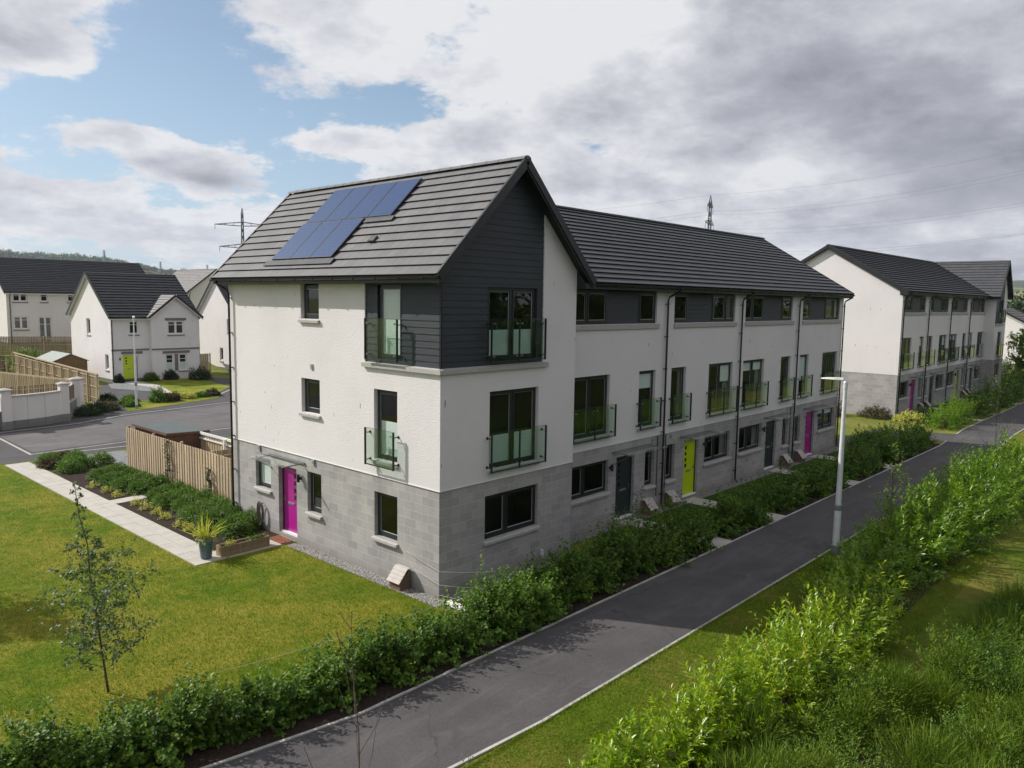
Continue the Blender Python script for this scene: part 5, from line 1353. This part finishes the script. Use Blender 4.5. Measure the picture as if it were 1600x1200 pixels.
# ================================================================== BACKGROUND HOUSES
def gable_house(name, label, loc, w, d, he, hr, wins, rooftile='roof_tile_dark', wallm='render_white', rows=18, axis='X', verge='white_trim', left_wins=(), extra=None, oh=.35, base=True, lip=.12, bay=()):
    """ridge along x; front faces -y, left gable faces -x"""
    root = thing(name, label, 'house', loc)
    sl = (hr-he)/(d/2+oh)
    rw = MB(); S_ = mapper('S', 0); Wm = mapper('W', 0); N_ = mapper('N', d); E_ = mapper('E', w)
    wall(rw, S_, 0, w, -.6, he, [q[:4] for q in wins]+list(bay), .12); wall(rw, N_, 0, w, -.6, he); wall(rw, Wm, 0, d, -.6, he, [q[:4] for q in left_wins], .14); wall(rw, E_, 0, d, -.6, he)
    for M in (Wm, E_): rw.quad(M(0, 0, he-.001), M(d, 0, he-.001), M(d, 0, he+oh*sl-.06), M(d/2, 0, hr-.06), M(0, 0, he+oh*sl-.06))
    rw.build('walls', wallm, root)
    if base:
        b = MB(); ubox(b, S_, 0, w, -.02, .01, -.6, .25); ubox(b, Wm, 0, d, -.02, .01, -.6, .25); b.build('base_course', 'cast_stone_dark', root)
    up = d/2+oh; ez = hr-up*sl
    roof_slope(root, 'roof_slope', (-oh*.7, -oh, ez), (w+oh*.7, -oh, ez), (0, up, up*sl), rows, rooftile, verge=(True, True), lip=lip)
    roof_slope(root, 'roof_slope', (-oh*.7, d+oh, ez), (w+oh*.7, d+oh, ez), (0, -up, up*sl), rows, rooftile, verge=(True, True), lip=lip)
    ridge(root, (-oh*.7, d/2, hr+.05), (w+oh*.7, d/2, hr+.05), rooftile)
    t = MB(); t.box((-oh*.7+.02, -oh+.02, ez-.16), (w+oh*.7-.02, -oh+.05, ez+.02)); t.box((-oh*.7+.02, -oh+.05, ez-.155), (w+oh*.7-.02, -.004, ez-.135))
    for sx, ox in ((-1, -oh*.7), (1, w+oh*.7)):
        for sy in (0, 1):
            P = Vector((ox, -oh if sy == 0 else d+oh, ez+.02)); U = Vector((0, up if sy == 0 else -up, up*sl)); q = [P, P+U, P+U-Vector((0, 0, .2)), P-Vector((0, 0, .2))]; dv = Vector((-sx*.03, 0, 0))
            o2 = [p+dv for p in q]; t.hull8([q[3], q[2], o2[2], o2[3], q[0], q[1], o2[1], o2[0]])
            # soffit strip
            q = [P, P+U, P+U+Vector((-sx*oh*.68, 0, 0)), P+Vector((-sx*oh*.68, 0, 0))]; z = Vector((0, 0, .05)); t.hull8([p-z*1.6 for p in q]+[p-z for p in q])
    t.build('barge_boards', verge, root)
    gutter(root, (-oh*.7, -oh-.05, ez+.01), (w+oh*.7, -oh-.05, ez+.01), (0, -1, 0))
    for q in wins:
        a, b, c, e, kind = q
        if kind == 'lime': door(root, S_, a, b, c, e, 'door_lime', inset=.08, lights=3, frame='white_trim')
        else: window(root, S_, a, b, c, e, leaves=(1, 1) if kind == 2 else (1,), frame='white_trim', inset=.08, sillmat='cast_stone_dark', sill=kind != 3, seal=False, transom=.72 if kind != 3 else None, blind=(.0, .55) if kind == 4 else None)
    for a, b, c, e, kind in left_wins: window(root, Wm, a, b, c, e, frame='white_trim', inset=.10, seal=False)
    if extra: extra(root, S_, Wm, he, hr, sl)
    return root
def h1_extra(root, S_, Wm, he, hr, sl):
    # cross gable, string course, lintels, downpipe
    gx0, gx1 = 3.10, 7.3; gm = (gx0+gx1)/2; gp = 7.35; pr = .50
    rw = MB(); M = mapper('S', -pr)
    ops = [(4.5, 5.95, 3.95, 5.15), (4.25, 4.98, .75, 2.25), (5.42, 6.15, .75, 2.25)]
    wall(rw, M, gx0, gx1, -.6, he, ops, .14); _s = (gp-he)/((gx1-gx0)/2+.3); rw.quad(M(gx0, 0, he), M(gx1, 0, he), M(gx1, 0, he+.3*_s-.05), M(gm, 0, gp-.05), M(gx0, 0, he+.3*_s-.05))
    for xx in (gx0, gx1): rw.quad((xx, -pr, -.6), (xx, 0, -.6), (xx, 0, he), (xx, -pr, he))
    rw.build('gable_bay', 'render_white', root)
    for q in ops: window(root, M, *q, leaves=(1, 1) if q[1]-q[0] > 1 else (1,), frame='white_trim', inset=.08, sillmat='cast_stone_dark', seal=False, transom=.7, blind=(0, .5) if q[2] < 1 else None)
    t = MB(); ubox(t, M, gx0-.02, gx1+.03, -.05, 0, 2.62, 2.76); ubox(t, S_, -.03, gx0-.03, -.05, 0, 2.62, 2.76)
    for a, b, z in ((4.3, 6.15, 5.17), (4.0, 6.4, 2.30)): ubox(t, M, a, b, -.035, 0, z, z+.22)
    ubox(t, S_, .75, 2.5, -.035, 0, 2.34, 2.56); ubox(t, M, 5.05, 5.35, -.02, .02, .75, 2.25)
    t.build('string_course', 'cast_stone_dark', root)
    s2 = (gp-he)/((gx1-gx0)/2+.3); oh = .3; depth = (gp-he)/sl+.1
    for sx, ex in ((1, gx0-oh), (-1, gx1+oh)):
        upx = gm-gx0+oh
        roof_slope(root, 'roof_slope', (ex, -pr-.3, gp-upx*s2), (ex, depth, gp-upx*s2), (sx*upx, 0, upx*s2), 9, 'roof_tile_light', verge=(True, False), verge_mat='black_trim')
        P = Vector((ex, -pr-.29, gp-upx*s2)); U = Vector((sx*upx, 0, upx*s2)); q = [P, P+U, P+U-Vector((0, 0, .2)), P-Vector((0, 0, .2))]; dv = Vector((0, .03, 0)); o2 = [p+dv for p in q]
        b = MB(); b.hull8([q[3], q[2], o2[2], o2[3], q[0], q[1], o2[1], o2[0]]); b.build('barge_board', 'white_trim', root)
    downpipe(root, S_, .06, he+.0, .05, swan=.32, du=.05, out=.07)
    wall_light(root, S_, .62, 1.95)
gable_house('house', 'detached white house with a lime front door and a small cross gable', (12.65, 54.8, 0), 7.3, 9.4, 5.4, 9.15,
            [(1.45, 2.25, 4.0, 5.15, 1), (.85, 1.82, .08, 2.30, 'lime'), (1.90, 2.20, .15, 2.25, 3)], rows=16, bay=((3.2, 7.2, -.5, 5.3),), left_wins=((4.6, 5.5, 3.85, 5.25, 1), (.75, 1.5, 1.0, 2.3, 1)), extra=h1_extra)
gable_house('house', 'wide cream house at the left edge with a long dark roof and French windows', (10.4, 75.0, 2.2), 14.5, 10.0, 5.2, 8.7,
            [(.55, 1.85, 4.3, 5.12, 2), (3.0, 3.7, 4.3, 5.12, 1), (5.5, 6.8, 4.3, 5.12, 2), (.55, 1.85, 1.55, 2.85, 2), (2.75, 3.95, .1, 2.8, 2)], wallm='render_cream', rows=19,
            extra=lambda root, S_, Wm, he, hr, sl: downpipe(root, S_, .3, he, 0, swan=.35, du=.0, out=.07))
gable_house('house', 'white gable-ended house partly hidden behind the corner of the near terrace', (25.2, 57.6, 0), 8.5, 7.6, 5.5, 9.2, [(2, 3.2, 3.9, 5.1, 2)], rows=15,
            left_wins=((1.1, 1.7, 3.8, 5.1, 1), (2.6, 3.3, .9, 2.2, 1)))
def ridge_y_house(label, loc, w, d, he, hr, wallm='render_cream'):
    """ridge along y: the slope facing -x catches the light"""
    root = thing('house', label, 'house', loc); rw = MB()
    S_, Wm, N_, E_ = mapper('S', 0), mapper('W', 0), mapper('N', d), mapper('E', w)
    wall(rw, S_, 0, w, -.6, he); wall(rw, N_, 0, w, -.6, he); wall(rw, Wm, 0, d, -.6, he); wall(rw, E_, 0, d, -.6, he); sl = (hr-he)/(w/2+.35); rw.quad(S_(0, 0, he), S_(w, 0, he), S_(w, 0, he+.35*sl-.06), S_(w/2, 0, hr-.05), S_(0, 0, he+.35*sl-.06)); rw.build('walls', wallm, root)
    up = w/2+.35
    roof_slope(root, 'roof_slope', (-.35, -.3, hr-up*sl), (-.35, d+.3, hr-up*sl), (up, 0, up*sl), 14, 'roof_tile_light', verge=(True, True)); roof_slope(root, 'roof_slope', (w+.35, -.3, hr-up*sl), (w+.35, d+.3, hr-up*sl), (-up, 0, up*sl), 14, 'roof_tile_light', verge=(True, True))
    t = MB(); t.box((-.33, -.28, hr-up*sl-.15), (-.30, d+.28, hr-up*sl+.02)); t.build('fascia', 'black_trim', root)
    ridge(root, (w/2, -.3, hr+.05), (w/2, d+.3, hr+.05), 'roof_tile_light')
    downpipe(root, S_, .1, he, 0, swan=.3, du=0, out=.07)
    return root
ridge_y_house('cream house with a pale grey roof seen above the other roofs', (38.0, 95.0, 1.6), 8.2, 12, 6.2, 9.6)
rt = gable_house('house', 'bright white house beyond the far terrace, at the right edge', (101.0, 3.0, .2), 9, 9.5, 4.2, 7.0, [(1, 2, 2.6, 3.7, 1)], rows=14, rooftile='roof_tile_light', left_wins=((5.6, 6.3, 2.9, 3.7, 1), (7.9, 8.6, 2.9, 3.7, 1)))
gable_house('house', 'dark-roofed house half hidden behind the bright white one', (118, 12, .2), 12, 10, 4.6, 8.3, [], rows=14)

# white boundary wall with piers, brown fences
def pier(par, x, y, h, s=.23):
    b = MB(); b.box((x-s, y-s, .45), (x+s, y+s, h)); p = b.build('pier', 'render_cream', par)
    c = MB(); c.box((x-s-.03, y-s-.03, -.2), (x+s+.03, y+s+.03, .448)); c.build('pier_base', 'blockwork_dark', p)
    c = MB(); c.hull8([(x-s-.08, y-s-.08, h), (x+s+.08, y-s-.08, h), (x+s+.08, y+s+.08, h), (x-s-.08, y+s+.08, h), (x-s-.08, y-s-.08, h+.07), (x+s+.08, y-s-.08, h+.07), (x+s+.08, y+s+.08, h+.07), (x-s-.08, y+s+.08, h+.07)])
    c.hull8([(x-s-.07, y-s-.07, h+.07), (x+s+.07, y-s-.07, h+.07), (x+s+.07, y+s+.07, h+.07), (x-s-.07, y+s+.07, h+.07), (x-.02, y-.02, h+.17), (x+.02, y-.02, h+.17), (x+.02, y+.02, h+.17), (x-.02, y+.02, h+.17)])
    c.build('coping', 'cast_stone', p)
bw_ = thing('boundary_wall', 'cream boundary wall with stone-capped piers at the road corner on the left', 'wall', (0, 0, 0))
cp = [(-.3, 34.45), (.7, 34.55), (1.6, 34.8), (2.55, 35.3)]
for a, b in zip(cp, cp[1:]):
    a, b = Vector(a), Vector(b); t = (b-a).normalized(); nn = Vector((-t.y, t.x))
    def seg(z0, z1, th, m_, nme, a=a, b=b, nn=nn):
        q = [a-nn*th, b-nn*th, b+nn*th, a+nn*th]; k = MB(); k.hull8([(p.x, p.y, z0) for p in q]+[(p.x, p.y, z1) for p in q]); k.build(nme, m_, bw_)
    seg(.45, 1.75, .10, 'render_cream', 'wall_panel'); seg(-.2, .448, .12, 'blockwork_dark', 'wall_base'); seg(1.75, 1.83, .16, 'cast_stone', 'coping')
for x, y, h in ((-.35, 34.4, 2.1), (2.85, 35.5, 2.15), (4.35, 38.2, 2.1), (4.8, 39.0, 2.05)): pier(bw_, x, y, h)
for a, b in (((3.05, 35.8), (4.2, 37.9)), ((-4.2, 34.6), (-.6, 34.4))):
    a, b = Vector(a), Vector(b); t = (b-a).normalized(); nn = Vector((-t.y, t.x)); q = [a-nn*.10, b-nn*.10, b+nn*.10, a+nn*.10]
    k = MB(); k.hull8([(p.x, p.y, -.2) for p in q]+[(p.x, p.y, .95) for p in q]); k.build('wall_base', 'blockwork_dark', bw_)
    q = [a-nn*.14, b-nn*.14, b+nn*.14, a+nn*.14]; k = MB(); k.hull8([(p.x, p.y, .951) for p in q]+[(p.x, p.y, 1.02) for p in q]); k.build('coping', 'cast_stone', bw_)
    k = MB(); L = (b-a).length; n = int(L/.125)
    for i in range(n):
        s0 = L*i/n; s1 = s0+.1; q = [a+t*s0-nn*.01, a+t*s1-nn*.01, a+t*s1+nn*.012, a+t*s0+nn*.012]; k.hull8([(p.x, p.y, 1.03) for p in q]+[(p.x, p.y, 1.88) for p in q])
    k.build('slat_panel', 'fence_wood_grey', bw_)
vboard_fence('grey-brown slatted fence just behind the cream boundary wall', (-6, 36.6), (3.3, 37.6), 2.0, 'fence_wood_grey', gap=.05, face=1)
vboard_fence('long pale timber fence with posts running away beside the lime-door house', (6.9, 41.6), (7.4, 62.0), 2.0, 'post_wood', face=-1, top_rail=True, post_mat='post_wood', posts=1.9)
vboard_fence('shorter pale timber fence meeting the boundary wall piers', (4.7, 39.6), (2.4, 50.0), 1.9, 'post_wood', face=1, top_rail=True, posts=1.9)
vboard_fence('weathered fence below the French windows of the wide cream house', (6.5, 70.0), (14.5, 69.0), 1.8, 'fence_wood_grey', gap=.03, face=1)
vboard_fence('weathered fence crossing the back gardens at the left edge', (-8, 58), (6.4, 60.5), 1.9, 'fence_wood_grey', gap=.03, face=1)
vboard_fence('tall brown gate and fence at the right side of the lime-door house', (20.0, 57.0), (22.2, 57.0), 1.95, 'fence_wood', face=1)
sh = thing('shed', 'small garden shed with a pale felt roof left of the lime-door house', 'shed', (8.6, 56.2, 0))
mb = MB()
for i in range(13): mb.box((0, 0, .05+i*.14), (2.6, 4.2, .185+i*.14))
mb.quad((0, -.001, 1.87), (2.6, -.001, 1.87), (1.3, -.001, 2.4)); mb.build('walls', 'shed_wood', sh)
mb = MB(); mb.hull8([(-.12, -.12, 1.80), (1.3, -.12, 2.42), (1.3, 4.3, 2.42), (-.12, 4.3, 1.80), (-.12, -.12, 1.85), (1.3, -.12, 2.47), (1.3, 4.3, 2.47), (-.12, 4.3, 1.85)]); mb.hull8([(1.302, -.12, 2.42), (2.72, -.12, 1.80), (2.72, 4.3, 1.80), (1.302, 4.3, 2.42), (1.302, -.12, 2.47), (2.72, -.12, 1.85), (2.72, 4.3, 1.85), (1.302, 4.3, 2.47)]); mb.build('roof', 'felt_pale', sh)

bgs = [(8.9, 41.6, .5, .45, 'hebe_leaf', 'first clipped green ball shrub left of the far lamp post'), (8.3, 40.4, .45, .42, 'hebe_leaf', 'second clipped green ball shrub left of the far lamp post'), (8.0, 39.1, .45, .42, 'hebe_leaf', 'nearest clipped green ball shrub on the green verge'),
       (8.0, 43.2, .5, .5, 'dark_leaf', 'dark round shrub at the end of the long pale fence'), (10.3, 40.3, .6, 1.1, 'hebe_leaf', 'tall flowering clump right behind the far lamp post'), (11.2, 40.2, .6, .6, 'russet_leaf', 'brownish clump on the green verge right of the far lamp'), (12.6, 40.8, .5, .4, 'gold_leaf', 'yellow low plants toward the end of the green verge'),
       (14.6, 41.2, .5, .5, 'russet_leaf', 'dried grassy tuft at the right end of the green verge'), (13.7, 41.0, .45, .35, 'hebe_leaf', 'low green plants near the end of the green verge'),
       (5.4, 38.0, .8, .7, 'dark_leaf', 'dark purple-green shrub at the foot of the boundary wall'), (6.3, 38.4, .7, .6, 'russet_leaf', 'purplish shrub between the wall and the slab path'), (4.6, 36.9, .7, .6, 'dark_leaf', 'dark low shrub under the slatted wall panel'),
       (12.95, 54.2, .35, .7, 'dark_leaf', 'clipped ball plant by the lime front door'), (15.5, 54.0, .6, .7, 'hebe_leaf', 'shrub under the double window of the lime-door house'), (17.2, 54.1, .6, .75, 'dark_leaf', 'second shrub along the front of the lime-door house'), (19.2, 52.6, .9, 1.1, 'dark_leaf', 'large dark shrub at the right corner of the lime-door house'),
       (4.2, 53, 1.4, 1.3, 'hebe_leaf', 'leafy green bushes in the back garden at the left'), (6.0, 64.5, 1.6, 1.8, 'tree_leaf', 'tall garden bushes in front of the weathered fence'), (9.5, 66, 1.3, 1.5, 'hebe_leaf', 'bright green garden bush left of the lime-door house gable'), (1.5, 44.5, 1.2, 1.1, 'gold_leaf', 'yellow-green garden bush behind the slatted fence'), (-1.2, 47, 1.2, 1.5, 'tree_leaf', 'dark garden bush at the left edge behind the slatted fence'),
       (36.9, 6.2, .9, 1.1, 'russet_leaf', 'left purplish shrub against the far terrace gable'), (37.9, 4.7, .8, 1.1, 'russet_leaf', 'middle purplish shrub against the far terrace gable'), (38.9, 2.2, .9, .7, 'russet_leaf', 'low heather at the corner of the far terrace'), (40.3, -.3, .9, .9, 'dark_leaf', 'dark shrub in front of the far terrace corner'), (38.9, .2, .8, .6, 'gold_leaf', 'pale low plants on the grass by the far terrace'),
       (72.5, .8, 1.8, 2.4, 'dark_leaf', 'large dark shrub at the far end of the far terrace'), (-1.0, -.2, .01, .01, 'dark_leaf', '')]
for x, y, r_, h_, m_, lab in bgs[:-1]:
    d = math.hypot(x-CAM.x, y-CAM.y); ln = .0022*d
    root = thing('shrub', lab, 'shrub', (x, y, gz(x, y))); V, Q = bush_parts((0, 0, 0), r_, r_, h_, int(150*min(3, 1+r_)), 9, ln, ln*.55, rough=.22, spread=.8)
    np_mesh('foliage', V, Q, m_, root); stems(root, (0, 0, 0), r_, r_, h_, 4)
tree('tree', 'young round-leaved tree on the bright grass at the right edge', 'tree', (64, -1.6, .33), 5.2, 1.5, .08, 420, 7, .22, .15, 'laurel_leaf_green', levels=28, clear=.35)

# ================================================================== FAR WOODS, HILLS, PYLONS
def polar(az, d, z=0): return (CAM.x+math.sin(R(az))*d, CAM.y+math.cos(R(az))*d, z)
def hill(name, az0, az1, n, d, prof, depth, material):
    """ridge seen from afar: rises from the plain to its crest and falls behind"""
    mb = MB(); rows = (0, .25, .5, .75, 1.0, 1.5); G = []
    for i in range(n+1):
        az = lerp(az0, az1, i/n); h = prof(az); colm = []
        for r_ in rows:
            f = math.sin(min(r_, 1)*math.pi/2)**1.3 if r_ <= 1 else .3
            jx = 12*math.sin(i*1.7+r_*5)
            colm.append(polar(az, d+depth*r_+jx, 2.2+(h-2.2)*f-(.5 if r_ == 0 else 0)))
        G.append(colm)
    for a, b in zip(G, G[1:]):
        for k in range(len(rows)-1): mb.quad(a[k], b[k], b[k+1], a[k+1])
    return tag(mb.build(name, material, smooth=True), kind='structure')
m, T, b = mat('hill_fields', (.1, .12, .03), .95, .1)
p = wpos(T)
v = T.node('ShaderNodeTexVoronoi', ins={'Vector': T.vmath('MULTIPLY', p, (1, 1, .2)), 'Scale': .0062})
cc = T.node('ShaderNodeSeparateColor', ins={0: v.outputs['Color']}).outputs[0]
c = T.ramp(cc, [(0, (.035, .055, .018)), (.35, (.040, .060, .020)), (.45, (.10, .125, .035)), (.75, (.16, .155, .055)), (1, (.12, .14, .04))], 'CONSTANT')
c = T.mixc(T.ramp(T.noise(p, .012, 5, .6), [(.48, (0, 0, 0)), (.56, (.9, .9, .9))]), c, (.030, .046, .017))
link(T, c, b, 'Base Color')
def pn(az): return sum(math.sin(az*f+ph)*a for f, ph, a in ((.9, 1.2, 1), (2.3, .4, .5), (5.1, 2.0, .25)))
# angles: crest about 3.2 deg up at the left, 1.8 deg near the terrace
hill('hills', -2, 40, 70, 1500, lambda az: CAM.z+1900*math.tan(R((2.15 if az < 18.5 else max(1.5, 2.15-(az-18.5)*.14))+pn(az)*.06)), 400, 'hill_fields')
hill('hills', 70, 112, 50, 2600, lambda az: CAM.z+3200*math.tan(R(max(.4, 1.7+(az-80)*.10)+pn(az)*.05)), 600, 'hill_fields')
hill('hills', 38, 72, 40, 2400, lambda az: CAM.z+2900*math.tan(R(.9+pn(az)*.08)), 500, 'hill_fields')
def wood(label, spots, h, r_, n, ln, material='tree_leaf'):
    parts = []
    for x, y, z, s in spots:
        parts.append(bush_parts((x, y, z), r_*s*random.uniform(.8, 1.2), r_*s*random.uniform(.8, 1.2), h*s*random.uniform(.8, 1.2), n, 5, ln, ln*.8, rough=.12, jit=ln*.1))
    V, Q = join(parts); return tag(np_mesh('woodland', V, Q, material), kind='stuff', label=label, cat='woodland')
def crest(az):  return 1900*math.tan(R((2.15 if az < 18.5 else max(1.5, 2.15-(az-18.5)*.14))+pn(az)*.06))+CAM.z
sp = []
for i in range(330):
    az = random.uniform(11, 33); r_ = random.choice((1.0, 1.0, .93, .8, .6, .35)); f = math.sin(r_*math.pi/2)**1.3
    if r_ < 1 and az > 22 and random.random() < .45: continue
    d = 1500+400*r_+random.uniform(-15, 15); x, y, _ = polar(az, d); sp.append((x, y, 2.2+(crest(az)-2.2)*f-2, (.75 if az > 21 or r_ < 1 else 1.1)*random.uniform(.8, 1.15)))
wood('distant dark woods and hedgerow trees on the left hillside', sp, 13, 14, 60, 4.2)
sp = []
for i in range(110):
    az = random.uniform(17, 40); d = random.uniform(330, 430); x, y, _ = polar(az, d); sp.append((x, y, 1, random.uniform(.75, 1.15)*(1.15 if 24 < az < 32 else .9)))
wood('band of dark trees between the estate and the hill', sp, 10.5, 8, 260, 1.5, 'dark_leaf')
sp = [(*polar(random.uniform(78, 100), random.uniform(210, 330))[:2], .3, random.uniform(.7, 1.15)) for i in range(60)]
wood('dark trees beyond the white house at the right edge', sp, 15, 8, 120, 1.1, 'dark_leaf')
sp = []
for i in range(70):
    x = -70+i*2.9+random.uniform(-1, 1); sp.append((x, random.uniform(-52, -42), 0, random.uniform(.8, 1.15)))
wood('belt of woodland behind the camera, across the footpath from the terraces', sp, 15, 5, 150, .9)
# trees on the camera's own side, mirrored in the windows
for i, (x, y, h) in enumerate(((-4, -27, 9), (4, -24, 8), (11, -28, 10), (19, -25, 9), (28, -27, 9), (38, -26, 10), (50, -27, 9), (-14, -30, 10))):
    lab = ('broad tree behind the camera, %s from the left, facing the terrace' % ('second', 'third', 'fourth', 'fifth', 'sixth', 'seventh', 'eighth', 'first')[i])
    tree('tree', lab, 'tree', (x, y, 0), h, 2.9, .16, 420, 8, .42, .30, 'tree_leaf', levels=34, clear=.15, group='trees facing the terrace across the footpath')
def pylon(label, c, h, rz, r_=.16, arms=((.62, 6.0), (.78, 8.0), (.93, 5.0))):
    root = thing('pylon', label, 'pylon', c, rz); mb = MB()
    def half(z): t = z/h; return lerp(3.2, .55, min(1, t/.62)) if t < .62 else lerp(.55*1.0, .35, (t-.62)/.38)
    lv = [h*t for t in (0, .14, .26, .36, .45, .53, .60, .67, .74, .81, .88, .95)]
    cor = lambda z: [Vector((sx*half(z), sy*half(z), z)) for sx, sy in ((-1, -1), (1, -1), (1, 1), (-1, 1))]
    for a, b in zip(lv, lv[1:]):
        A, B = cor(a), cor(b)
        for k in range(4):
            mb.tube([A[k], B[k]], r_, 4); mb.tube([A[k], B[(k+1) % 4]], r_*.6, 4); mb.tube([A[(k+1) % 4], B[k]], r_*.6, 4); mb.tube([B[k], B[(k+1) % 4]], r_*.6, 4)
    for p in cor(lv[-1]): mb.tube([p, (0, 0, h)], r_, 4)
    mb.build('tower', 'pylon_steel', root)
    for t, w in arms:
        z = h*t; ab = MB()
        for sx in (-1, 1):
            tip = Vector((sx*w, 0, z+.5))
            for sy in (-1, 1):
                ab.tube([(sx*half(z), sy*half(z), z), tip], r_*.8, 4); ab.tube([(sx*half(z), sy*half(z), z+1.9), tip], r_*.8, 4)
            for q in (.35, .65): ab.tube([Vector((sx*half(z), .3, z)).lerp(tip, q), Vector((sx*half(z), .3, z+1.9)).lerp(tip, q-.1)], r_*.5, 4)
            ab.tube([tip, tip-Vector((0, 0, 2.4))], r_*.6, 4)
        ab.build('cross_arm', 'pylon_steel', root)
    return root
def pd(az, d, el, zb=2.0): x, y, _ = polar(az, d); return (x, y, zb), CAM.z+d*math.tan(R(el))-zb
c1, hh1 = pd(28.42, 420, 6.00); pylon('left lattice electricity pylon above the roof edge of the near terrace', c1, hh1, R(-33), .23, ((.36, 9.5), (.60, 11), (.82, 13)))
c2, hh2 = pd(61.32, 300, 7.52); pylon('lattice electricity pylon rising behind the long dark roof', c2, hh2, R(18), .13, ((.60, 6.5), (.76, 8.0), (.90, 5.5)))
for i, (az, d, el, lab) in enumerate(((19.9, 1700, 3.2, 'first tiny pylon on the hill skyline'), (23.2, 1750, 3.1, 'second tiny pylon on the hill skyline'), (26.1, 1800, 2.7, 'third tiny pylon on the hill skyline'), (28.0, 1800, 2.4, 'fourth tiny pylon on the hill skyline'))):
    x, y, _ = polar(az, d); z = crest(az)-6; pylon(lab, (x, y, z), 24, R(20), .28, ((.62, 3), (.78, 4), (.93, 3)))
# power lines from the pylon towards the next one beyond the right edge of the picture
P2 = Vector(c2)
for i, (sx, t, z1, sag) in enumerate(((0, 1.0, 52, 6), (-1, .90, 47, 8), (1, .90, 47, 8), (-1, .76, 38, 8), (1, .76, 38, 8), (-1, .60, 30, 8), (1, .60, 30, 8))):
    w = {1.0: 0, .90: 5.5, .76: 8.0, .60: 6.5}[t]; a = P2+Vector((math.cos(R(18))*sx*w, math.sin(R(18))*sx*w, hh2*t-(0 if t == 1 else 2)))
    b = Vector((230+sx*7, 5+sx*5, z1)); mb = MB(); pts = [a.lerp(b, k/16)-Vector((0, 0, sag*4*(k/16)*(1-k/16)*.5)) for k in range(17)]; mb.tube(pts, .028, 4)
    b2 = Vector(c1)+Vector((sx*7, sx*3, hh1*(t if t < 1 else .99)-(0 if t == 1 else 3))); pts = [a.lerp(b2, k/16)-Vector((0, 0, 14*4*(k/16)*(1-k/16)*.5)) for k in range(17)]; mb.tube(pts, .03, 4)
    lab = ('topmost earth wire', 'upper left', 'upper right', 'middle left', 'middle right', 'lowest left', 'lowest right')[i]
    tag(mb.build('power_line', 'wire_grey'), lab+' power line strung from the pylon behind the dark roof', 'power line', 'power lines of the pylons')

# ================================================================== HAZE
m = bpy.data.materials.new('haze_air'); m.use_nodes = True; T = NT(m.node_tree); T.n.clear()
pv = T.node('ShaderNodeVolumePrincipled', ins={'Color': (.80, .88, 1.0, 1), 'Density': .00010, 'Anisotropy': .2})
T.l.new(pv.outputs[0], T.node('ShaderNodeOutputMaterial').inputs['Volume']); MATS['haze_air'] = m
mb = MB(); mb.box((-2700, -1000, -2.5), (4300, 3600, 330)); tag(mb.build('haze', 'haze_air'), kind='stuff', label='thin blue summer haze over the far hills', cat='haze')
